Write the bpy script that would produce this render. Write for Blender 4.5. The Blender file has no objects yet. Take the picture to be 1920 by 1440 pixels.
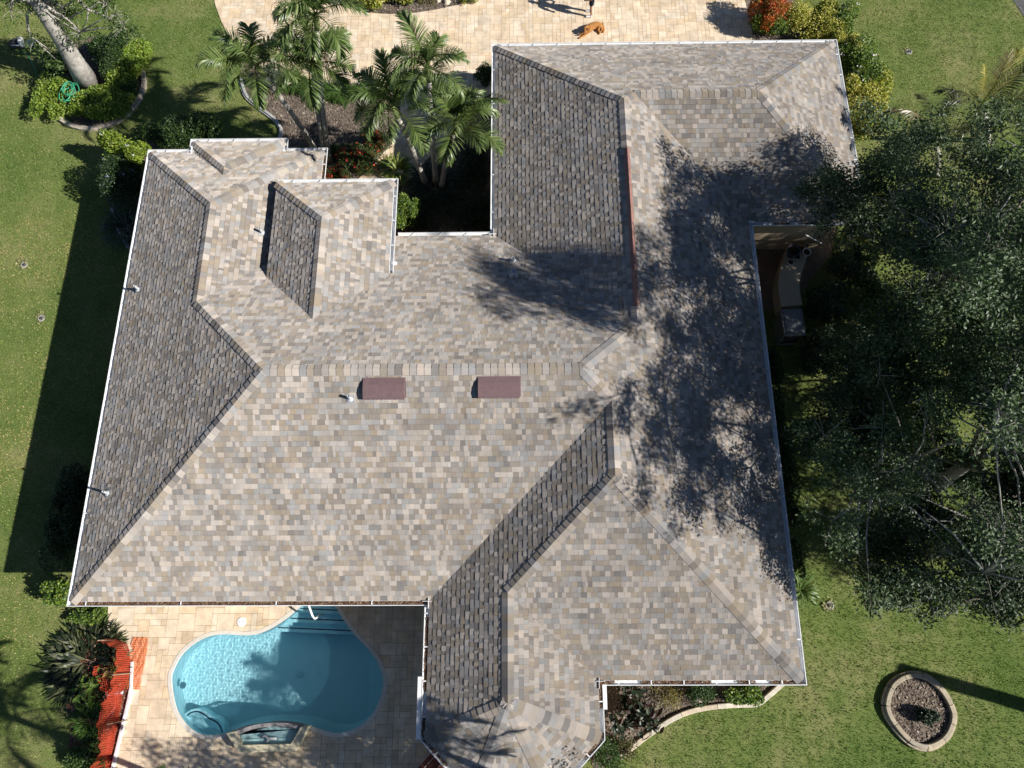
import bpy, math, random
import numpy as np
from mathutils import Vector, Matrix

SC = bpy.context.scene
COL = SC.collection
R = random.Random(11)
rng = np.random.default_rng(11)

# ------------------------------------------------------------------ camera, sky, sun, exposure
FPX, TILT, ROLL, YAW = 1394.83, 0.3204, 0.0428, -0.0385      # lens in photo pixels, camera angles
S, ZE = 1.23, 2.75                                            # plan scale, eave height
CZ = 17.0 * S + ZE                                            # camera height above the lawn
cam = bpy.data.cameras.new('camera')
cam.sensor_width = 36.0
cam.lens = FPX / 1920 * 36
cam.clip_end = 600
cam.clip_start = 0.1
camo = bpy.data.objects.new('camera', cam)
COL.objects.link(camo)
camo.matrix_world = (Matrix.Translation((0, 0, CZ)) @ Matrix.Rotation(-YAW, 4, 'Z')
                     @ Matrix.Rotation(TILT, 4, 'X') @ Matrix.Rotation(-ROLL, 4, 'Z'))
SC.camera = camo
SUN_AZ, SUN_EL = math.radians(-16.3), math.radians(34.6)      # towards the sun, from +x
SDIR = Vector((math.cos(SUN_AZ) * math.cos(SUN_EL), math.sin(SUN_AZ) * math.cos(SUN_EL), math.sin(SUN_EL)))
world = bpy.data.worlds.new('World')
SC.world = world
world.use_nodes = True
wn = world.node_tree
sky = wn.nodes.new('ShaderNodeTexSky')
sky.sky_type = 'NISHITA'
sky.sun_disc = False
sky.air_density = 0.6
sky.dust_density = 0.1
sky.ozone_density = 1.5
sky.sun_elevation = SUN_EL
sky.sun_rotation = math.pi / 2 - SUN_AZ
wn.links.new(sky.outputs[0], wn.nodes['Background'].inputs[0])
wn.nodes['Background'].inputs[1].default_value = 0.06
sun = bpy.data.lights.new('sun', 'SUN')
sun.energy = 5.0
sun.angle = math.radians(0.53)
sun.color = (1.0, 0.955, 0.885)
sun.cycles.is_caustics_light = True
suno = bpy.data.objects.new('sun', sun)
COL.objects.link(suno)
suno.rotation_euler = SDIR.to_track_quat('Z', 'Y').to_euler()
suno.location = SDIR * 60
SC.view_settings.view_transform = 'Standard'
SC.view_settings.look = 'None'
SC.view_settings.exposure = 0.60
SC.view_settings.gamma = 1.0
SC.view_settings.use_curve_mapping = False

# ------------------------------------------------------------------ helpers
def at(px, py, z=0.0):
    """Ground (or height z) point that the surveyed photo position belongs to."""
    u = (px - 960) / FPX; w = (720 - py) / FPX
    c, s = math.cos(ROLL), math.sin(ROLL)
    u, w = c * u + s * w, -s * u + c * w
    ct, st = math.cos(TILT), math.sin(TILT)
    dx, dy, dz = u, w * ct + st, w * st - ct
    k = (z - CZ) / dz
    x, y = dx * k, dy * k
    c, s = math.cos(-YAW), math.sin(-YAW)
    return Vector((c * x - s * y, s * x + c * y, z))

def at2(px, py, z=0.0):
    v = at(px, py, z)
    return (v.x, v.y)

def put(o, parent=None):
    COL.objects.link(o)
    if parent is not None:
        o.parent = parent
    return o

def tag(o, label=None, cat=None, group=None, kind=None):
    if label: o['label'] = label
    if cat: o['category'] = cat
    if group: o['group'] = group
    if kind: o['kind'] = kind
    return o

def empty(name, loc, label, cat, group=None, rz=0.0):
    o = bpy.data.objects.new(name, None)
    o.empty_display_size = 0.2
    o.location = loc
    o.rotation_euler = (0, 0, rz)
    COL.objects.link(o)
    return tag(o, label, cat, group)

class MB:
    """Collects faces; build() makes them one mesh object."""
    def __init__(self):
        self.v = []; self.f = []; self.c = []
    def face(self, pts, col=(1, 1, 1)):
        i = len(self.v)
        self.v.extend([tuple(p) for p in pts])
        self.f.append(tuple(range(i, i + len(pts))))
        self.c.append(col)
    def add(self, verts, faces, col=(1, 1, 1)):
        i = len(self.v)
        self.v.extend([tuple(p) for p in verts])
        for f in faces:
            self.f.append(tuple(i + k for k in f)); self.c.append(col)
    def box(self, c, size, rz=0.0, col=(1, 1, 1), taper=1.0):
        cx, cy, cz = c; sx, sy, sz = size[0] / 2, size[1] / 2, size[2] / 2
        co, si = math.cos(rz), math.sin(rz)
        vs = []
        for dz in (-1, 1):
            k = taper if dz > 0 else 1.0
            for dx, dy in ((-1, -1), (1, -1), (1, 1), (-1, 1)):
                x, y = dx * sx * k, dy * sy * k
                vs.append((cx + co * x - si * y, cy + si * x + co * y, cz + dz * sz))
        self.add(vs, [(3, 2, 1, 0), (4, 5, 6, 7), (0, 1, 5, 4), (1, 2, 6, 5), (2, 3, 7, 6), (3, 0, 4, 7)], col)
    def prism(self, poly, z0, z1, col=(1, 1, 1), bottom=False):
        n = len(poly)
        if sum(poly[i][0] * poly[(i + 1) % n][1] - poly[(i + 1) % n][0] * poly[i][1] for i in range(n)) < 0:
            poly = poly[::-1]
        vs = [(x, y, z0) for x, y in poly] + [(x, y, z1) for x, y in poly]
        fs = [tuple(range(n, 2 * n))] + [(i, (i + 1) % n, n + (i + 1) % n, n + i) for i in range(n)]
        if bottom: fs.append(tuple(range(n - 1, -1, -1)))
        self.add(vs, fs, col)
    def tube(self, pts, rad, sides=6, col=(1, 1, 1), cap=True):
        pts = [Vector(p) for p in pts]
        n = len(pts)
        if not hasattr(rad, '__len__'): rad = [rad] * n
        up = Vector((0, 0, 1))
        rings = []
        for i, p in enumerate(pts):
            t = (pts[min(i + 1, n - 1)] - pts[max(i - 1, 0)])
            if t.length < 1e-9: t = Vector((0, 0, 1))
            t.normalize()
            a = t.cross(up if abs(t.z) < 0.95 else Vector((1, 0, 0))).normalized()
            b = t.cross(a)
            rings.append([p + (a * math.cos(k * 2 * math.pi / sides) + b * math.sin(k * 2 * math.pi / sides)) * rad[i] for k in range(sides)])
        vs = [q for r in rings for q in r]
        fs = []
        for i in range(n - 1):
            for k in range(sides):
                k2 = (k + 1) % sides
                fs.append((i * sides + k, i * sides + k2, (i + 1) * sides + k2, (i + 1) * sides + k))
        if cap:
            fs.append(tuple(range(sides - 1, -1, -1)))
            fs.append(tuple((n - 1) * sides + k for k in range(sides)))
        self.add(vs, fs, col)
    def lathe(self, c, prof, sides=16, col=(1, 1, 1)):
        """prof: (radius, z) from the bottom outside up, over and down inside."""
        cx, cy, cz = c
        vs = [(cx + r * math.cos(2 * math.pi * k / sides), cy + r * math.sin(2 * math.pi * k / sides), cz + z) for r, z in prof for k in range(sides)]
        fs = []
        for i in range(len(prof) - 1):
            for k in range(sides):
                k2 = (k + 1) % sides
                fs.append((i * sides + k, i * sides + k2, (i + 1) * sides + k2, (i + 1) * sides + k))
        fs.append(tuple((len(prof) - 1) * sides + k for k in range(sides)))
        self.add(vs, fs, col)
    def build(self, name, mat, parent=None, smooth=False):
        me = bpy.data.meshes.new(name)
        me.from_pydata(self.v, [], self.f)
        a = me.attributes.new('Col', 'FLOAT_COLOR', 'FACE')
        ca = np.ones((len(self.f), 4), np.float32)
        ca[:, :3] = np.array(self.c, np.float32).reshape(-1, 3)
        a.data.foreach_set('color', ca.ravel())
        if smooth:
            me.polygons.foreach_set('use_smooth', [True] * len(me.polygons))
        me.materials.append(mat)
        return put(bpy.data.objects.new(name, me), parent)

def np_mesh(name, V, F, C, mat, parent=None):
    V = np.ascontiguousarray(V, np.float32); F = np.ascontiguousarray(F, np.int32)
    me = bpy.data.meshes.new(name)
    me.vertices.add(len(V)); me.vertices.foreach_set('co', V.ravel())
    m, k = F.shape
    me.loops.add(m * k); me.loops.foreach_set('vertex_index', F.ravel())
    me.polygons.add(m)
    me.polygons.foreach_set('loop_start', np.arange(0, m * k, k, dtype=np.int32))
    me.polygons.foreach_set('loop_total', np.full(m, k, np.int32))
    me.update(calc_edges=True)
    a = me.attributes.new('Col', 'FLOAT_COLOR', 'FACE')
    ca = np.ones((m, 4), np.float32); ca[:, :3] = C
    a.data.foreach_set('color', ca.ravel())
    me.materials.append(mat)
    return put(bpy.data.objects.new(name, me), parent)

def clip_half(poly, a, b, c):
    """keep a*x+b*y<=c"""
    out = []
    n = len(poly)
    for i in range(n):
        p, q = poly[i], poly[(i + 1) % n]
        dp, dq = a * p[0] + b * p[1] - c, a * q[0] + b * q[1] - c
        if dp <= 0: out.append(p)
        if (dp < 0 < dq) or (dq < 0 < dp):
            t = dp / (dp - dq)
            out.append((p[0] + t * (q[0] - p[0]), p[1] + t * (q[1] - p[1])))
    return out

def clip_rect(poly, x0, x1, y0, y1):
    for a, b, c in ((-1, 0, -x0), (1, 0, x1), (0, -1, -y0), (0, 1, y1)):
        poly = clip_half(poly, a, b, c)
        if len(poly) < 3: return []
    out = []
    for p in poly:
        if not out or abs(p[0] - out[-1][0]) + abs(p[1] - out[-1][1]) > 1e-5: out.append(p)
    if len(out) > 1 and abs(out[0][0] - out[-1][0]) + abs(out[0][1] - out[-1][1]) < 1e-5: out.pop()
    return out if len(out) >= 3 else []

def area(poly):
    n = len(poly)
    return 0.5 * sum(poly[i][0] * poly[(i + 1) % n][1] - poly[(i + 1) % n][0] * poly[i][1] for i in range(n))

def inside(P, poly):
    x, y = P[:, 0], P[:, 1]
    r = np.zeros(len(P), bool)
    n = len(poly)
    for i in range(n):
        x1, y1 = poly[i]; x2, y2 = poly[(i + 1) % n]
        if y1 == y2: continue
        c = ((y1 > y) != (y2 > y)) & (x < (x2 - x1) * (y - y1) / (y2 - y1) + x1)
        r ^= c
    return r

def smooth_line(pts, n=6, closed=False):
    """Catmull-Rom through 2-D points."""
    P = [np.array(p, float) for p in pts]
    m = len(P); out = []
    for i in range(m if closed else m - 1):
        if closed: a, b, c, d = P[i - 1], P[i], P[(i + 1) % m], P[(i + 2) % m]
        else: a, b, c, d = P[max(i - 1, 0)], P[i], P[i + 1], P[min(i + 2, m - 1)]
        for k in range(n):
            t = k / n
            out.append(tuple(0.5 * (2 * b + (c - a) * t + (2 * a - 5 * b + 4 * c - d) * t * t + (3 * b - a - 3 * c + d) * t ** 3)))
    if not closed: out.append(tuple(P[-1]))
    return out

def offset_line(pts, d, closed=False):
    n = len(pts); out = []
    for i in range(n):
        if closed: a, b = pts[i - 1], pts[(i + 1) % n]
        else: a, b = pts[max(i - 1, 0)], pts[min(i + 1, n - 1)]
        tx, ty = b[0] - a[0], b[1] - a[1]
        l = math.hypot(tx, ty) or 1
        out.append((pts[i][0] - ty / l * d, pts[i][1] + tx / l * d))
    return out

# ------------------------------------------------------------------ materials
def new_mat(name):
    m = bpy.data.materials.new(name); m.use_nodes = True
    n = m.node_tree
    return m, n, n.nodes['Principled BSDF']

def N(n, typ, **kw):
    x = n.nodes.new(typ)
    for k, v in kw.items(): setattr(x, k, v)
    return x

def noise(n, scale, detail=4, rough=0.6, vec=None):
    t = N(n, 'ShaderNodeTexNoise')
    t.inputs['Scale'].default_value = scale; t.inputs['Detail'].default_value = detail
    t.inputs['Roughness'].default_value = rough
    if vec is not None: n.links.new(vec, t.inputs['Vector'])
    return t

def ramp(n, src, stops):
    r = N(n, 'ShaderNodeValToRGB')
    while len(r.color_ramp.elements) < len(stops): r.color_ramp.elements.new(0.5)
    for e, (p, c) in zip(r.color_ramp.elements, stops):
        e.position = p; e.color = (*c, 1) if len(c) == 3 else c
    n.links.new(src, r.inputs[0])
    return r

def mixc(n, typ, fac, a, b):
    m = N(n, 'ShaderNodeMix', data_type='RGBA', blend_type=typ)
    if isinstance(fac, (int, float)): m.inputs[0].default_value = fac
    else: n.links.new(fac, m.inputs[0])
    for i, s in ((6, a), (7, b)):
        if isinstance(s, tuple): m.inputs[i].default_value = (*s, 1)
        else: n.links.new(s, m.inputs[i])
    return m.outputs[2]

def attr_col(n):
    return N(n, 'ShaderNodeAttribute', attribute_name='Col').outputs['Color']

def surf(name, col=None, rough=0.8, spec=0.3, metal=0.0, var=0.25, scale=8.0, bump=0.0, bscale=40.0, stops=None):
    """col None: take the face colour; noise varies it a little; fine relief by bump."""
    m, n, b = new_mat(name)
    tc = N(n, 'ShaderNodeTexCoord').outputs['Object']
    base = attr_col(n) if col is None else col
    t = noise(n, scale, 6, 0.65, tc)
    lo, hi = 1 - var, 1 + var
    r = ramp(n, t.outputs[0], [(0.3, (lo, lo, lo)), (0.7, (hi, hi, hi))])
    n.links.new(mixc(n, 'MULTIPLY', 1.0, base, r.outputs[0]), b.inputs['Base Color'])
    b.inputs['Roughness'].default_value = rough
    b.inputs['Specular IOR Level'].default_value = spec
    b.inputs['Metallic'].default_value = metal
    if bump:
        bt = noise(n, bscale, 5, 0.7, tc)
        bp = N(n, 'ShaderNodeBump'); bp.inputs['Strength'].default_value = bump; bp.inputs['Distance'].default_value = 0.02
        n.links.new(bt.outputs[0], bp.inputs['Height']); n.links.new(bp.outputs[0], b.inputs['Normal'])
    return m

def leafmat(name, trans=0.3, rough=0.42, spec=0.4):
    m, n, b = new_mat(name)
    c = attr_col(n)
    n.links.new(c, b.inputs['Base Color'])
    b.inputs['Roughness'].default_value = rough
    b.inputs['Specular IOR Level'].default_value = spec
    tr = N(n, 'ShaderNodeBsdfTranslucent')
    n.links.new(mixc(n, 'MULTIPLY', 1.0, c, (1.25, 1.35, 0.7)), tr.inputs['Color'])
    mx = N(n, 'ShaderNodeMixShader'); mx.inputs[0].default_value = trans
    n.links.new(b.outputs[0], mx.inputs[1]); n.links.new(tr.outputs[0], mx.inputs[2])
    n.links.new(mx.outputs[0], n.nodes['Material Output'].inputs[0])
    return m

M = {}
M['shingle'] = surf('asphalt_shingle', None, 0.95, 0.15, var=0.17, scale=1.1, bump=0.35, bscale=160)
for n_ in M['shingle'].node_tree.nodes:
    if n_.type == 'BSDF_PRINCIPLED': n_.inputs['Diffuse Roughness'].default_value = 1.0
M['deckwood'] = surf('roof_underlay', (0.12, 0.11, 0.1), 0.95, 0.1)
M['white'] = surf('white_painted_metal', (0.78, 0.79, 0.8), 0.4, 0.4, var=0.06, scale=3)
M['gutter'] = surf('gutter_enamel', (0.72, 0.73, 0.74), 0.45, 0.4, var=0.12, scale=4)
M['litter'] = surf('dead_leaf', None, 0.95, 0.1, var=0.3, scale=30)
M['stucco'] = surf('stucco', (0.5, 0.4, 0.28), 0.9, 0.2, var=0.08, scale=6, bump=0.3, bscale=60)
M['beige'] = surf('painted_wall', (0.52, 0.44, 0.34), 0.85, 0.2, var=0.1, scale=6, bump=0.2, bscale=50)
M['ventmaroon'] = surf('maroon_vent_enamel', (0.165, 0.108, 0.110), 0.36, 0.5, var=0.12, scale=9)
M['ventred'] = surf('redbrown_vent_plastic', (0.235, 0.12, 0.10), 0.6, 0.3, var=0.25, scale=5)
M['pvc'] = surf('pipe_plastic', (0.5, 0.51, 0.52), 0.5, 0.4, var=0.1, scale=10)
M['lead'] = surf('grey_flashing', (0.42, 0.43, 0.45), 0.5, 0.5, metal=0.4, var=0.15)
M['leaf'] = leafmat('leaf', 0.3)
M['leafgloss'] = leafmat('glossy_leaf', 0.12, 0.42, 0.35)
M['tree_leaf'] = leafmat('tree_leaf', 0.25, 0.48, 0.38)
M['palm'] = leafmat('palm_leaflet', 0.2, 0.38, 0.5)
M['grassblade'] = leafmat('grass_blade', 0.3, 0.55, 0.25)
M['bark'] = surf('pale_bark', None, 0.9, 0.2, var=0.4, scale=7, bump=0.6, bscale=18)
M['twig'] = surf('twig_bark', None, 0.9, 0.2, var=0.3, scale=10)
M['petal'] = surf('petal', None, 0.7, 0.2, var=0.2, scale=20)
M['stone'] = surf('stamped_stone', None, 0.85, 0.25, var=0.24, scale=2.4, bump=0.5, bscale=22)
M['joint'] = surf('stamped_joint', (0.36, 0.27, 0.17), 0.9, 0.2, var=0.2, scale=5)
M['edging'] = surf('concrete_edging', None, 0.9, 0.2, var=0.28, scale=5, bump=0.4, bscale=40)
M['coping'] = surf('pool_coping', (0.66, 0.62, 0.55), 0.8, 0.25, var=0.1, scale=10)
M['plaster'] = surf('pool_plaster', (0.48, 0.75, 0.82), 0.7, 0.3, var=0.05, scale=3)
M['spafloor'] = surf('spa_plaster', (0.62, 0.76, 0.76), 0.7, 0.3, var=0.05, scale=3)
M['tile'] = surf('dark_trim_tile', (0.02, 0.04, 0.07), 0.4, 0.5, var=0.3, scale=30)
M['spawall'] = surf('spa_stucco', (0.60, 0.54, 0.38), 0.85, 0.2, var=0.1, scale=8)
M['slate'] = surf('grey_slate', (0.26, 0.25, 0.25), 0.8, 0.3, var=0.3, scale=14, bump=0.4)
M['net'] = leafmat('orange_netting', 0.35, 0.5, 0.3)
M['hose'] = surf('green_hose', (0.05, 0.32, 0.17), 0.4, 0.5, var=0.15)
M['dark'] = surf('dark_plastic', (0.03, 0.032, 0.036), 0.5, 0.4)
M['terracotta'] = surf('terracotta', (0.36, 0.14, 0.075), 0.85, 0.2, var=0.2)
M['glaze'] = surf('white_glaze', (0.66, 0.65, 0.62), 0.3, 0.5, var=0.1)
M['blueglaze'] = surf('dark_blue_glaze', (0.035, 0.05, 0.07), 0.3, 0.5, var=0.3)
M['soil'] = surf('potting_soil', (0.05, 0.035, 0.025), 0.95, 0.1, var=0.5, scale=40)
M['acmetal'] = surf('grey_cabinet_enamel', (0.2, 0.21, 0.22), 0.5, 0.4, var=0.2)
M['redwood'] = surf('red_stained_wood', (0.16, 0.045, 0.03), 0.6, 0.3, var=0.35, scale=6)
M['sprinkler'] = surf('black_sprinkler', (0.05, 0.05, 0.05), 0.6, 0.4)
M['chip'] = surf('bark_chip', None, 0.95, 0.1, var=0.3, scale=30)
M['skin'] = surf('skin', (0.42, 0.24, 0.16), 0.55, 0.35, var=0.06, scale=14)
M['shirt'] = surf('maroon_cloth', (0.16, 0.03, 0.035), 0.9, 0.1, var=0.15, scale=20)
M['shorts'] = surf('navy_cloth', (0.02, 0.024, 0.04), 0.9, 0.1, var=0.2, scale=20)
M['hair'] = surf('brown_hair', (0.05, 0.03, 0.02), 0.7, 0.3, var=0.3, scale=30)
M['fur'] = surf('golden_fur', None, 0.85, 0.15, var=0.28, scale=16, bump=0.5, bscale=60)

def ground_mat(name, stops, scale, fine=60.0, bump=0.6, rough=0.95):
    m, n, b = new_mat(name)
    tc = N(n, 'ShaderNodeTexCoord').outputs['Object']
    a = noise(n, scale, 5, 0.6, tc); f = noise(n, fine, 4, 0.75, tc); g = noise(n, scale * 5.3, 5, 0.65, tc)
    mx = N(n, 'ShaderNodeMath', operation='MULTIPLY_ADD')
    n.links.new(g.outputs[0], mx.inputs[0]); mx.inputs[1].default_value = 0.55; n.links.new(a.outputs[0], mx.inputs[2])
    sb = N(n, 'ShaderNodeMath', operation='SUBTRACT'); n.links.new(mx.outputs[0], sb.inputs[0]); sb.inputs[1].default_value = 0.275
    r = ramp(n, sb.outputs[0], stops)
    fr = ramp(n, f.outputs[0], [(0.3, (0.5, 0.5, 0.5)), (0.7, (1.5, 1.5, 1.5))])
    n.links.new(mixc(n, 'MULTIPLY', 1.0, r.outputs[0], fr.outputs[0]), b.inputs['Base Color'])
    b.inputs['Roughness'].default_value = rough; b.inputs['Specular IOR Level'].default_value = 0.1
    bp = N(n, 'ShaderNodeBump'); bp.inputs['Strength'].default_value = bump; bp.inputs['Distance'].default_value = 0.04
    n.links.new(f.outputs[0], bp.inputs['Height']); n.links.new(bp.outputs[0], b.inputs['Normal'])
    return m
M['lawn'] = ground_mat('lawn_turf', [(0.30, (0.088, 0.138, 0.032)), (0.5, (0.14, 0.18, 0.052)), (0.72, (0.23, 0.225, 0.098))], 0.33, 55)
M['mulch'] = ground_mat('mulch', [(0.3, (0.085, 0.065, 0.052)), (0.5, (0.15, 0.118, 0.095)), (0.7, (0.22, 0.18, 0.145))], 1.2, 45)
M['redmulch'] = ground_mat('red_mulch', [(0.3, (0.10, 0.045, 0.03)), (0.5, (0.15, 0.075, 0.05)), (0.7, (0.24, 0.16, 0.12))], 1.6, 45)
M['sand'] = ground_mat('bare_soil', [(0.3, (0.2, 0.15, 0.1)), (0.7, (0.3, 0.24, 0.17))], 2, 40)
M['asphalt'] = ground_mat('asphalt', [(0.3, (0.10, 0.10, 0.10)), (0.7, (0.15, 0.15, 0.15))], 1, 60)
M['darkpatio'] = ground_mat('brown_concrete', [(0.3, (0.17, 0.125, 0.10)), (0.7, (0.24, 0.18, 0.145))], 1, 30, 0.2)

def water_mat():
    m, n, b = new_mat('pool_water')
    b.inputs['Base Color'].default_value = (0.74, 0.94, 0.99, 1)
    b.inputs['Roughness'].default_value = 0.0
    b.inputs['IOR'].default_value = 1.33
    b.inputs['Transmission Weight'].default_value = 1.0
    return m
M['water'] = water_mat()

# ------------------------------------------------------------------ house: roof planes
PR = dict(xW=-9.968, xE=5.9031, yS=0.6299, yN=9.684, xWE=-5.2876, yWN=12.2962, xNW=-0.6642, xNE=8.879, yNN=15.7316, yNS=10.0045,
          xSW=-2.0436, ySE=-1.0064, xSE=1.5982, yB=-1.3697, bx0=-6.1436, bx1=-3.1783, by=10.7702, ux0=-8.8461, ux1=-6.3836, uy=12.6225)
PR = {k: v * S for k, v in PR.items()}
ZB = ZE + 0.8112 * S
PITCH = dict(xW=.5143, xE=.5056, yS=.5107, yN=.523, xWE=.5515, yWN=.5256, xNW=.5123, yNN=.5231, xNE=.5321, yNS=.5389, xSW=.5122,
             ySE=.5052, xSE=.4685, bx0=.514, bx1=.4897, by=.5133, ux0=.4865, ux1=.4628, uy=.4821)
DIRS = dict(xW=(1, 0), xE=(-1, 0), yS=(0, 1), yN=(0, -1), xWE=(-1, 0), yWN=(0, -1), xNW=(1, 0), yNN=(0, -1), xNE=(-1, 0), yNS=(0, 1),
            xSW=(1, 0), ySE=(0, 1), xSE=(-1, 0), bx0=(1, 0), bx1=(-1, 0), by=(0, -1), ux0=(1, 0), ux1=(-1, 0), uy=(0, -1))
PLN = {}
for k, (nx, ny) in DIRS.items():
    c = PR[k] * (nx if nx else ny)
    PLN[k] = (nx, ny, c, PITCH[k], ZB if k[0] == 'b' else ZE)

def meet(*ks):
    A, B = [], []
    for k in ks:
        if k[0] == '=':                                   # plan line of an eave
            nx, ny, c, p, z = PLN[k[1:]]; A.append((nx, ny, 0)); B.append(c)
        elif k == 'zb': A.append((0, 0, 1)); B.append(ZB)
        elif k == 'yB': A.append((0, 1, 0)); B.append(PR['yB'])
        else:
            nx, ny, c, p, z = PLN[k]; A.append((-p * nx, -p * ny, 1)); B.append(z - p * c)
    return tuple(np.linalg.solve(np.array(A, float), np.array(B, float)))

def crn(a, b, z=ZE):
    return (PR[a], PR[b], z)
A_SW, A_NW, A_NE = crn('xW', 'yS'), crn('xW', 'yWN'), crn('xWE', 'yWN')
apW = meet('xW', 'xWE', 'yWN'); v1 = meet('xW', 'xWE', 'yN'); mW = meet('xW', 'yS', 'yN'); mE = meet('yS', 'yN', 'xE')
n1 = meet('xNW', 'xE', 'yN'); inN = crn('xNW', 'yN'); nNW, nNE = crn('xNW', 'yNN'), crn('xNE', 'yNN')
apNE = meet('xNE', 'yNN', 'yNS'); apN = meet('xNW', 'xE', 'yNN'); kk = meet('yNN', 'yNS', 'xE')
cNES, cE, cSE = crn('xNE', 'yNS'), crn('xE', 'yNS'), crn('xE', 'ySE')
apSE = meet('xSW', 'xE', 'ySE'); vS = meet('xSW', 'xE', 'yS'); s1 = meet('xSW', 'xSE', 'ySE'); s2 = meet('xSW', 'xSE', 'yB')
inS, inSE = crn('xSW', 'yS'), crn('xSE', 'ySE')
bNW, bNE = crn('bx0', 'by', ZB), crn('bx1', 'by', ZB); bA = meet('bx0', 'bx1', 'by'); bS = meet('bx0', 'bx1', 'yN')
bW = meet('=bx0', 'zb', 'yN'); bE = meet('=bx1', 'zb', 'yN')
uW, uE = crn('ux0', 'uy'), crn('ux1', 'uy'); uA = meet('ux0', 'ux1', 'uy'); uB = meet('ux0', 'ux1', 'yWN')
uW2, uE2 = crn('ux0', 'yWN'), crn('ux1', 'yWN')
# the bay's three facets
yb = PR['yB'] - 0.754 * S; yS3 = PR['yB'] - 1.8 * S
cL, cR = (PR['xSW'], yb, ZE), (PR['xSE'], yb, ZE)
t3 = yb - yS3
cL2, cR2 = (PR['xSW'] + t3, yS3, ZE), (PR['xSE'] - t3, yS3, ZE)
q = math.sqrt(.5)
for nm, (nx, ny), c0 in (('ba', (q, q), cL), ('bb', (0, 1), cL2), ('bc', (-q, q), cR)):
    c = nx * c0[0] + ny * c0[1]
    PLN[nm] = (nx, ny, c, (s2[2] - ZE) / (nx * s2[0] + ny * s2[1] - c), ZE)
xg = PR['bx0'] + 0.3
vg = (xg, PR['yN'] - (PITCH['xWE'] * (PR['xWE'] - xg)) / PITCH['yN'])
REG = dict(
    xW=[A_SW, A_NW, apW, v1, mW], yWN=[A_NW, apW, A_NE, uE2, uB, uW2], ux0=[uW, uW2, uB, uA], ux1=[uE, uA, uB, uE2], uy=[uW, uE, uA],
    xWE=[A_NE, apW, v1, vg, (xg, PR['by'] - .35), (PR['xWE'], PR['by'] - .35)],
    yN=[v1, mW, mE, n1, inN, (PR['bx1'] - .35, PR['yN']), (PR['bx1'] - .35, bE[1]), bE, bS, bW, (xg, bW[1]), vg],
    bx0=[bNW, bW, bS, bA], by=[bNW, bNE, bA], bx1=[bNE, bA, bS, bE],
    xNW=[nNW, apN, n1, inN], yNN=[nNW, nNE, apNE, kk, apN], xNE=[nNE, cNES, apNE], yNS=[apNE, cNES, cE, kk],
    xE=[kk, cE, cSE, apSE, vS, mE, n1, apN], yS=[A_SW, mW, mE, vS, inS], xSW=[inS, vS, apSE, s1, s2, cL],
    ySE=[inSE, cSE, apSE, s1], xSE=[s1, inSE, cR, s2], ba=[cL, cL2, s2], bb=[cL2, cR2, s2], bc=[cR2, cR, s2])

def pl_frame(k):
    nx, ny, c, p, z0 = PLN[k]
    L = math.sqrt(1 + p * p)
    U = Vector((-ny, nx, 0)); V = Vector((nx, ny, p)) / L; Nn = U.cross(V)
    if Nn.z < 0: Nn = -Nn
    O = Vector((nx * c, ny * c, z0))
    return O, U, V, Nn, L

house = empty('house', ((PR['xW'] + PR['xE']) / 2, (PR['yS'] + PR['yN']) / 2, 0),
              'single storey house with hipped roof of blended grey and tan shingles and white gutters', 'house')
bpy.context.view_layer.update()
HINV = house.matrix_basis.inverted()
class HB(MB):
    """House geometry is written in world metres and moved to the house's base."""
    def build(self, name, mat, parent, smooth=False):
        o = super().build(name, mat, parent, smooth)
        if parent is house: o.matrix_local = HINV
        return o

rb = HB()
for k, poly in REG.items():
    nx, ny, c, p, z0 = PLN[k]
    rb.face([(x, y, z0 + p * (nx * x + ny * y - c) - 0.012) for x, y, *_ in poly])
for (x0, x1, y0, y1, z) in ((PR['xW'], PR['xE'], PR['yS'], PR['yN'], ZE - .1), (PR['xW'] + .002, PR['xWE'], PR['yN'] - .5, PR['yWN'], ZE - .102),
                            (PR['ux0'], PR['ux1'], PR['yWN'] - .3, PR['uy'], ZE - .104), (PR['xNW'], PR['xE'] - .002, PR['yN'] - .5, PR['yNN'], ZE - .106),
                            (PR['xE'] - .5, PR['xNE'], PR['yNS'], PR['yNN'] - .002, ZE - .108), (PR['xSW'], PR['xE'] - .004, PR['ySE'], PR['yS'] + .3, ZE - .110),
                            (PR['xSW'] + .002, PR['xSE'], yb, PR['ySE'] + .3, ZE - .112), (PR['bx0'], PR['bx1'], PR['by'] - 3.2, PR['by'], ZB - .1)):
    rb.face([(x0, y0, z), (x0, y1, z), (x1, y1, z), (x1, y0, z)])
rb.face([(cL[0], cL[1], ZE - .114), (cR[0], cR[1], ZE - .114), (cR2[0], cR2[1], ZE - .114), (cL2[0], cL2[1], ZE - .114)])
roof = rb.build('roof', M['deckwood'], house)

# shingle tabs --------------------------------------------------------
PAL = [(0.445, 0.400, 0.359), (0.412, 0.367, 0.321), (0.335, 0.287, 0.233), (0.310, 0.270, 0.223), (0.316, 0.303, 0.290), (0.360, 0.343, 0.328), (0.271, 0.248, 0.226), (0.235, 0.215, 0.199), (0.299, 0.265, 0.237), (0.388, 0.350, 0.318)]
CAPPAL = [(0.457, 0.410, 0.368), (0.420, 0.374, 0.326), (0.336, 0.286, 0.230), (0.308, 0.267, 0.219), (0.314, 0.303, 0.293), (0.363, 0.347, 0.334), (0.265, 0.243, 0.222), (0.226, 0.206, 0.192), (0.296, 0.261, 0.234), (0.393, 0.355, 0.324)]
LIGHT = [0, 0, 1, 5, 9, 4, 2, 0, 9]
DARK = [3, 6, 7, 8, 6, 4, 2, 5, 3, 8]
EXPO = 0.143
CAMV = Vector((0, 0, CZ))
tabs = []                                                   # (distance, verts, faces, colour)
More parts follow.
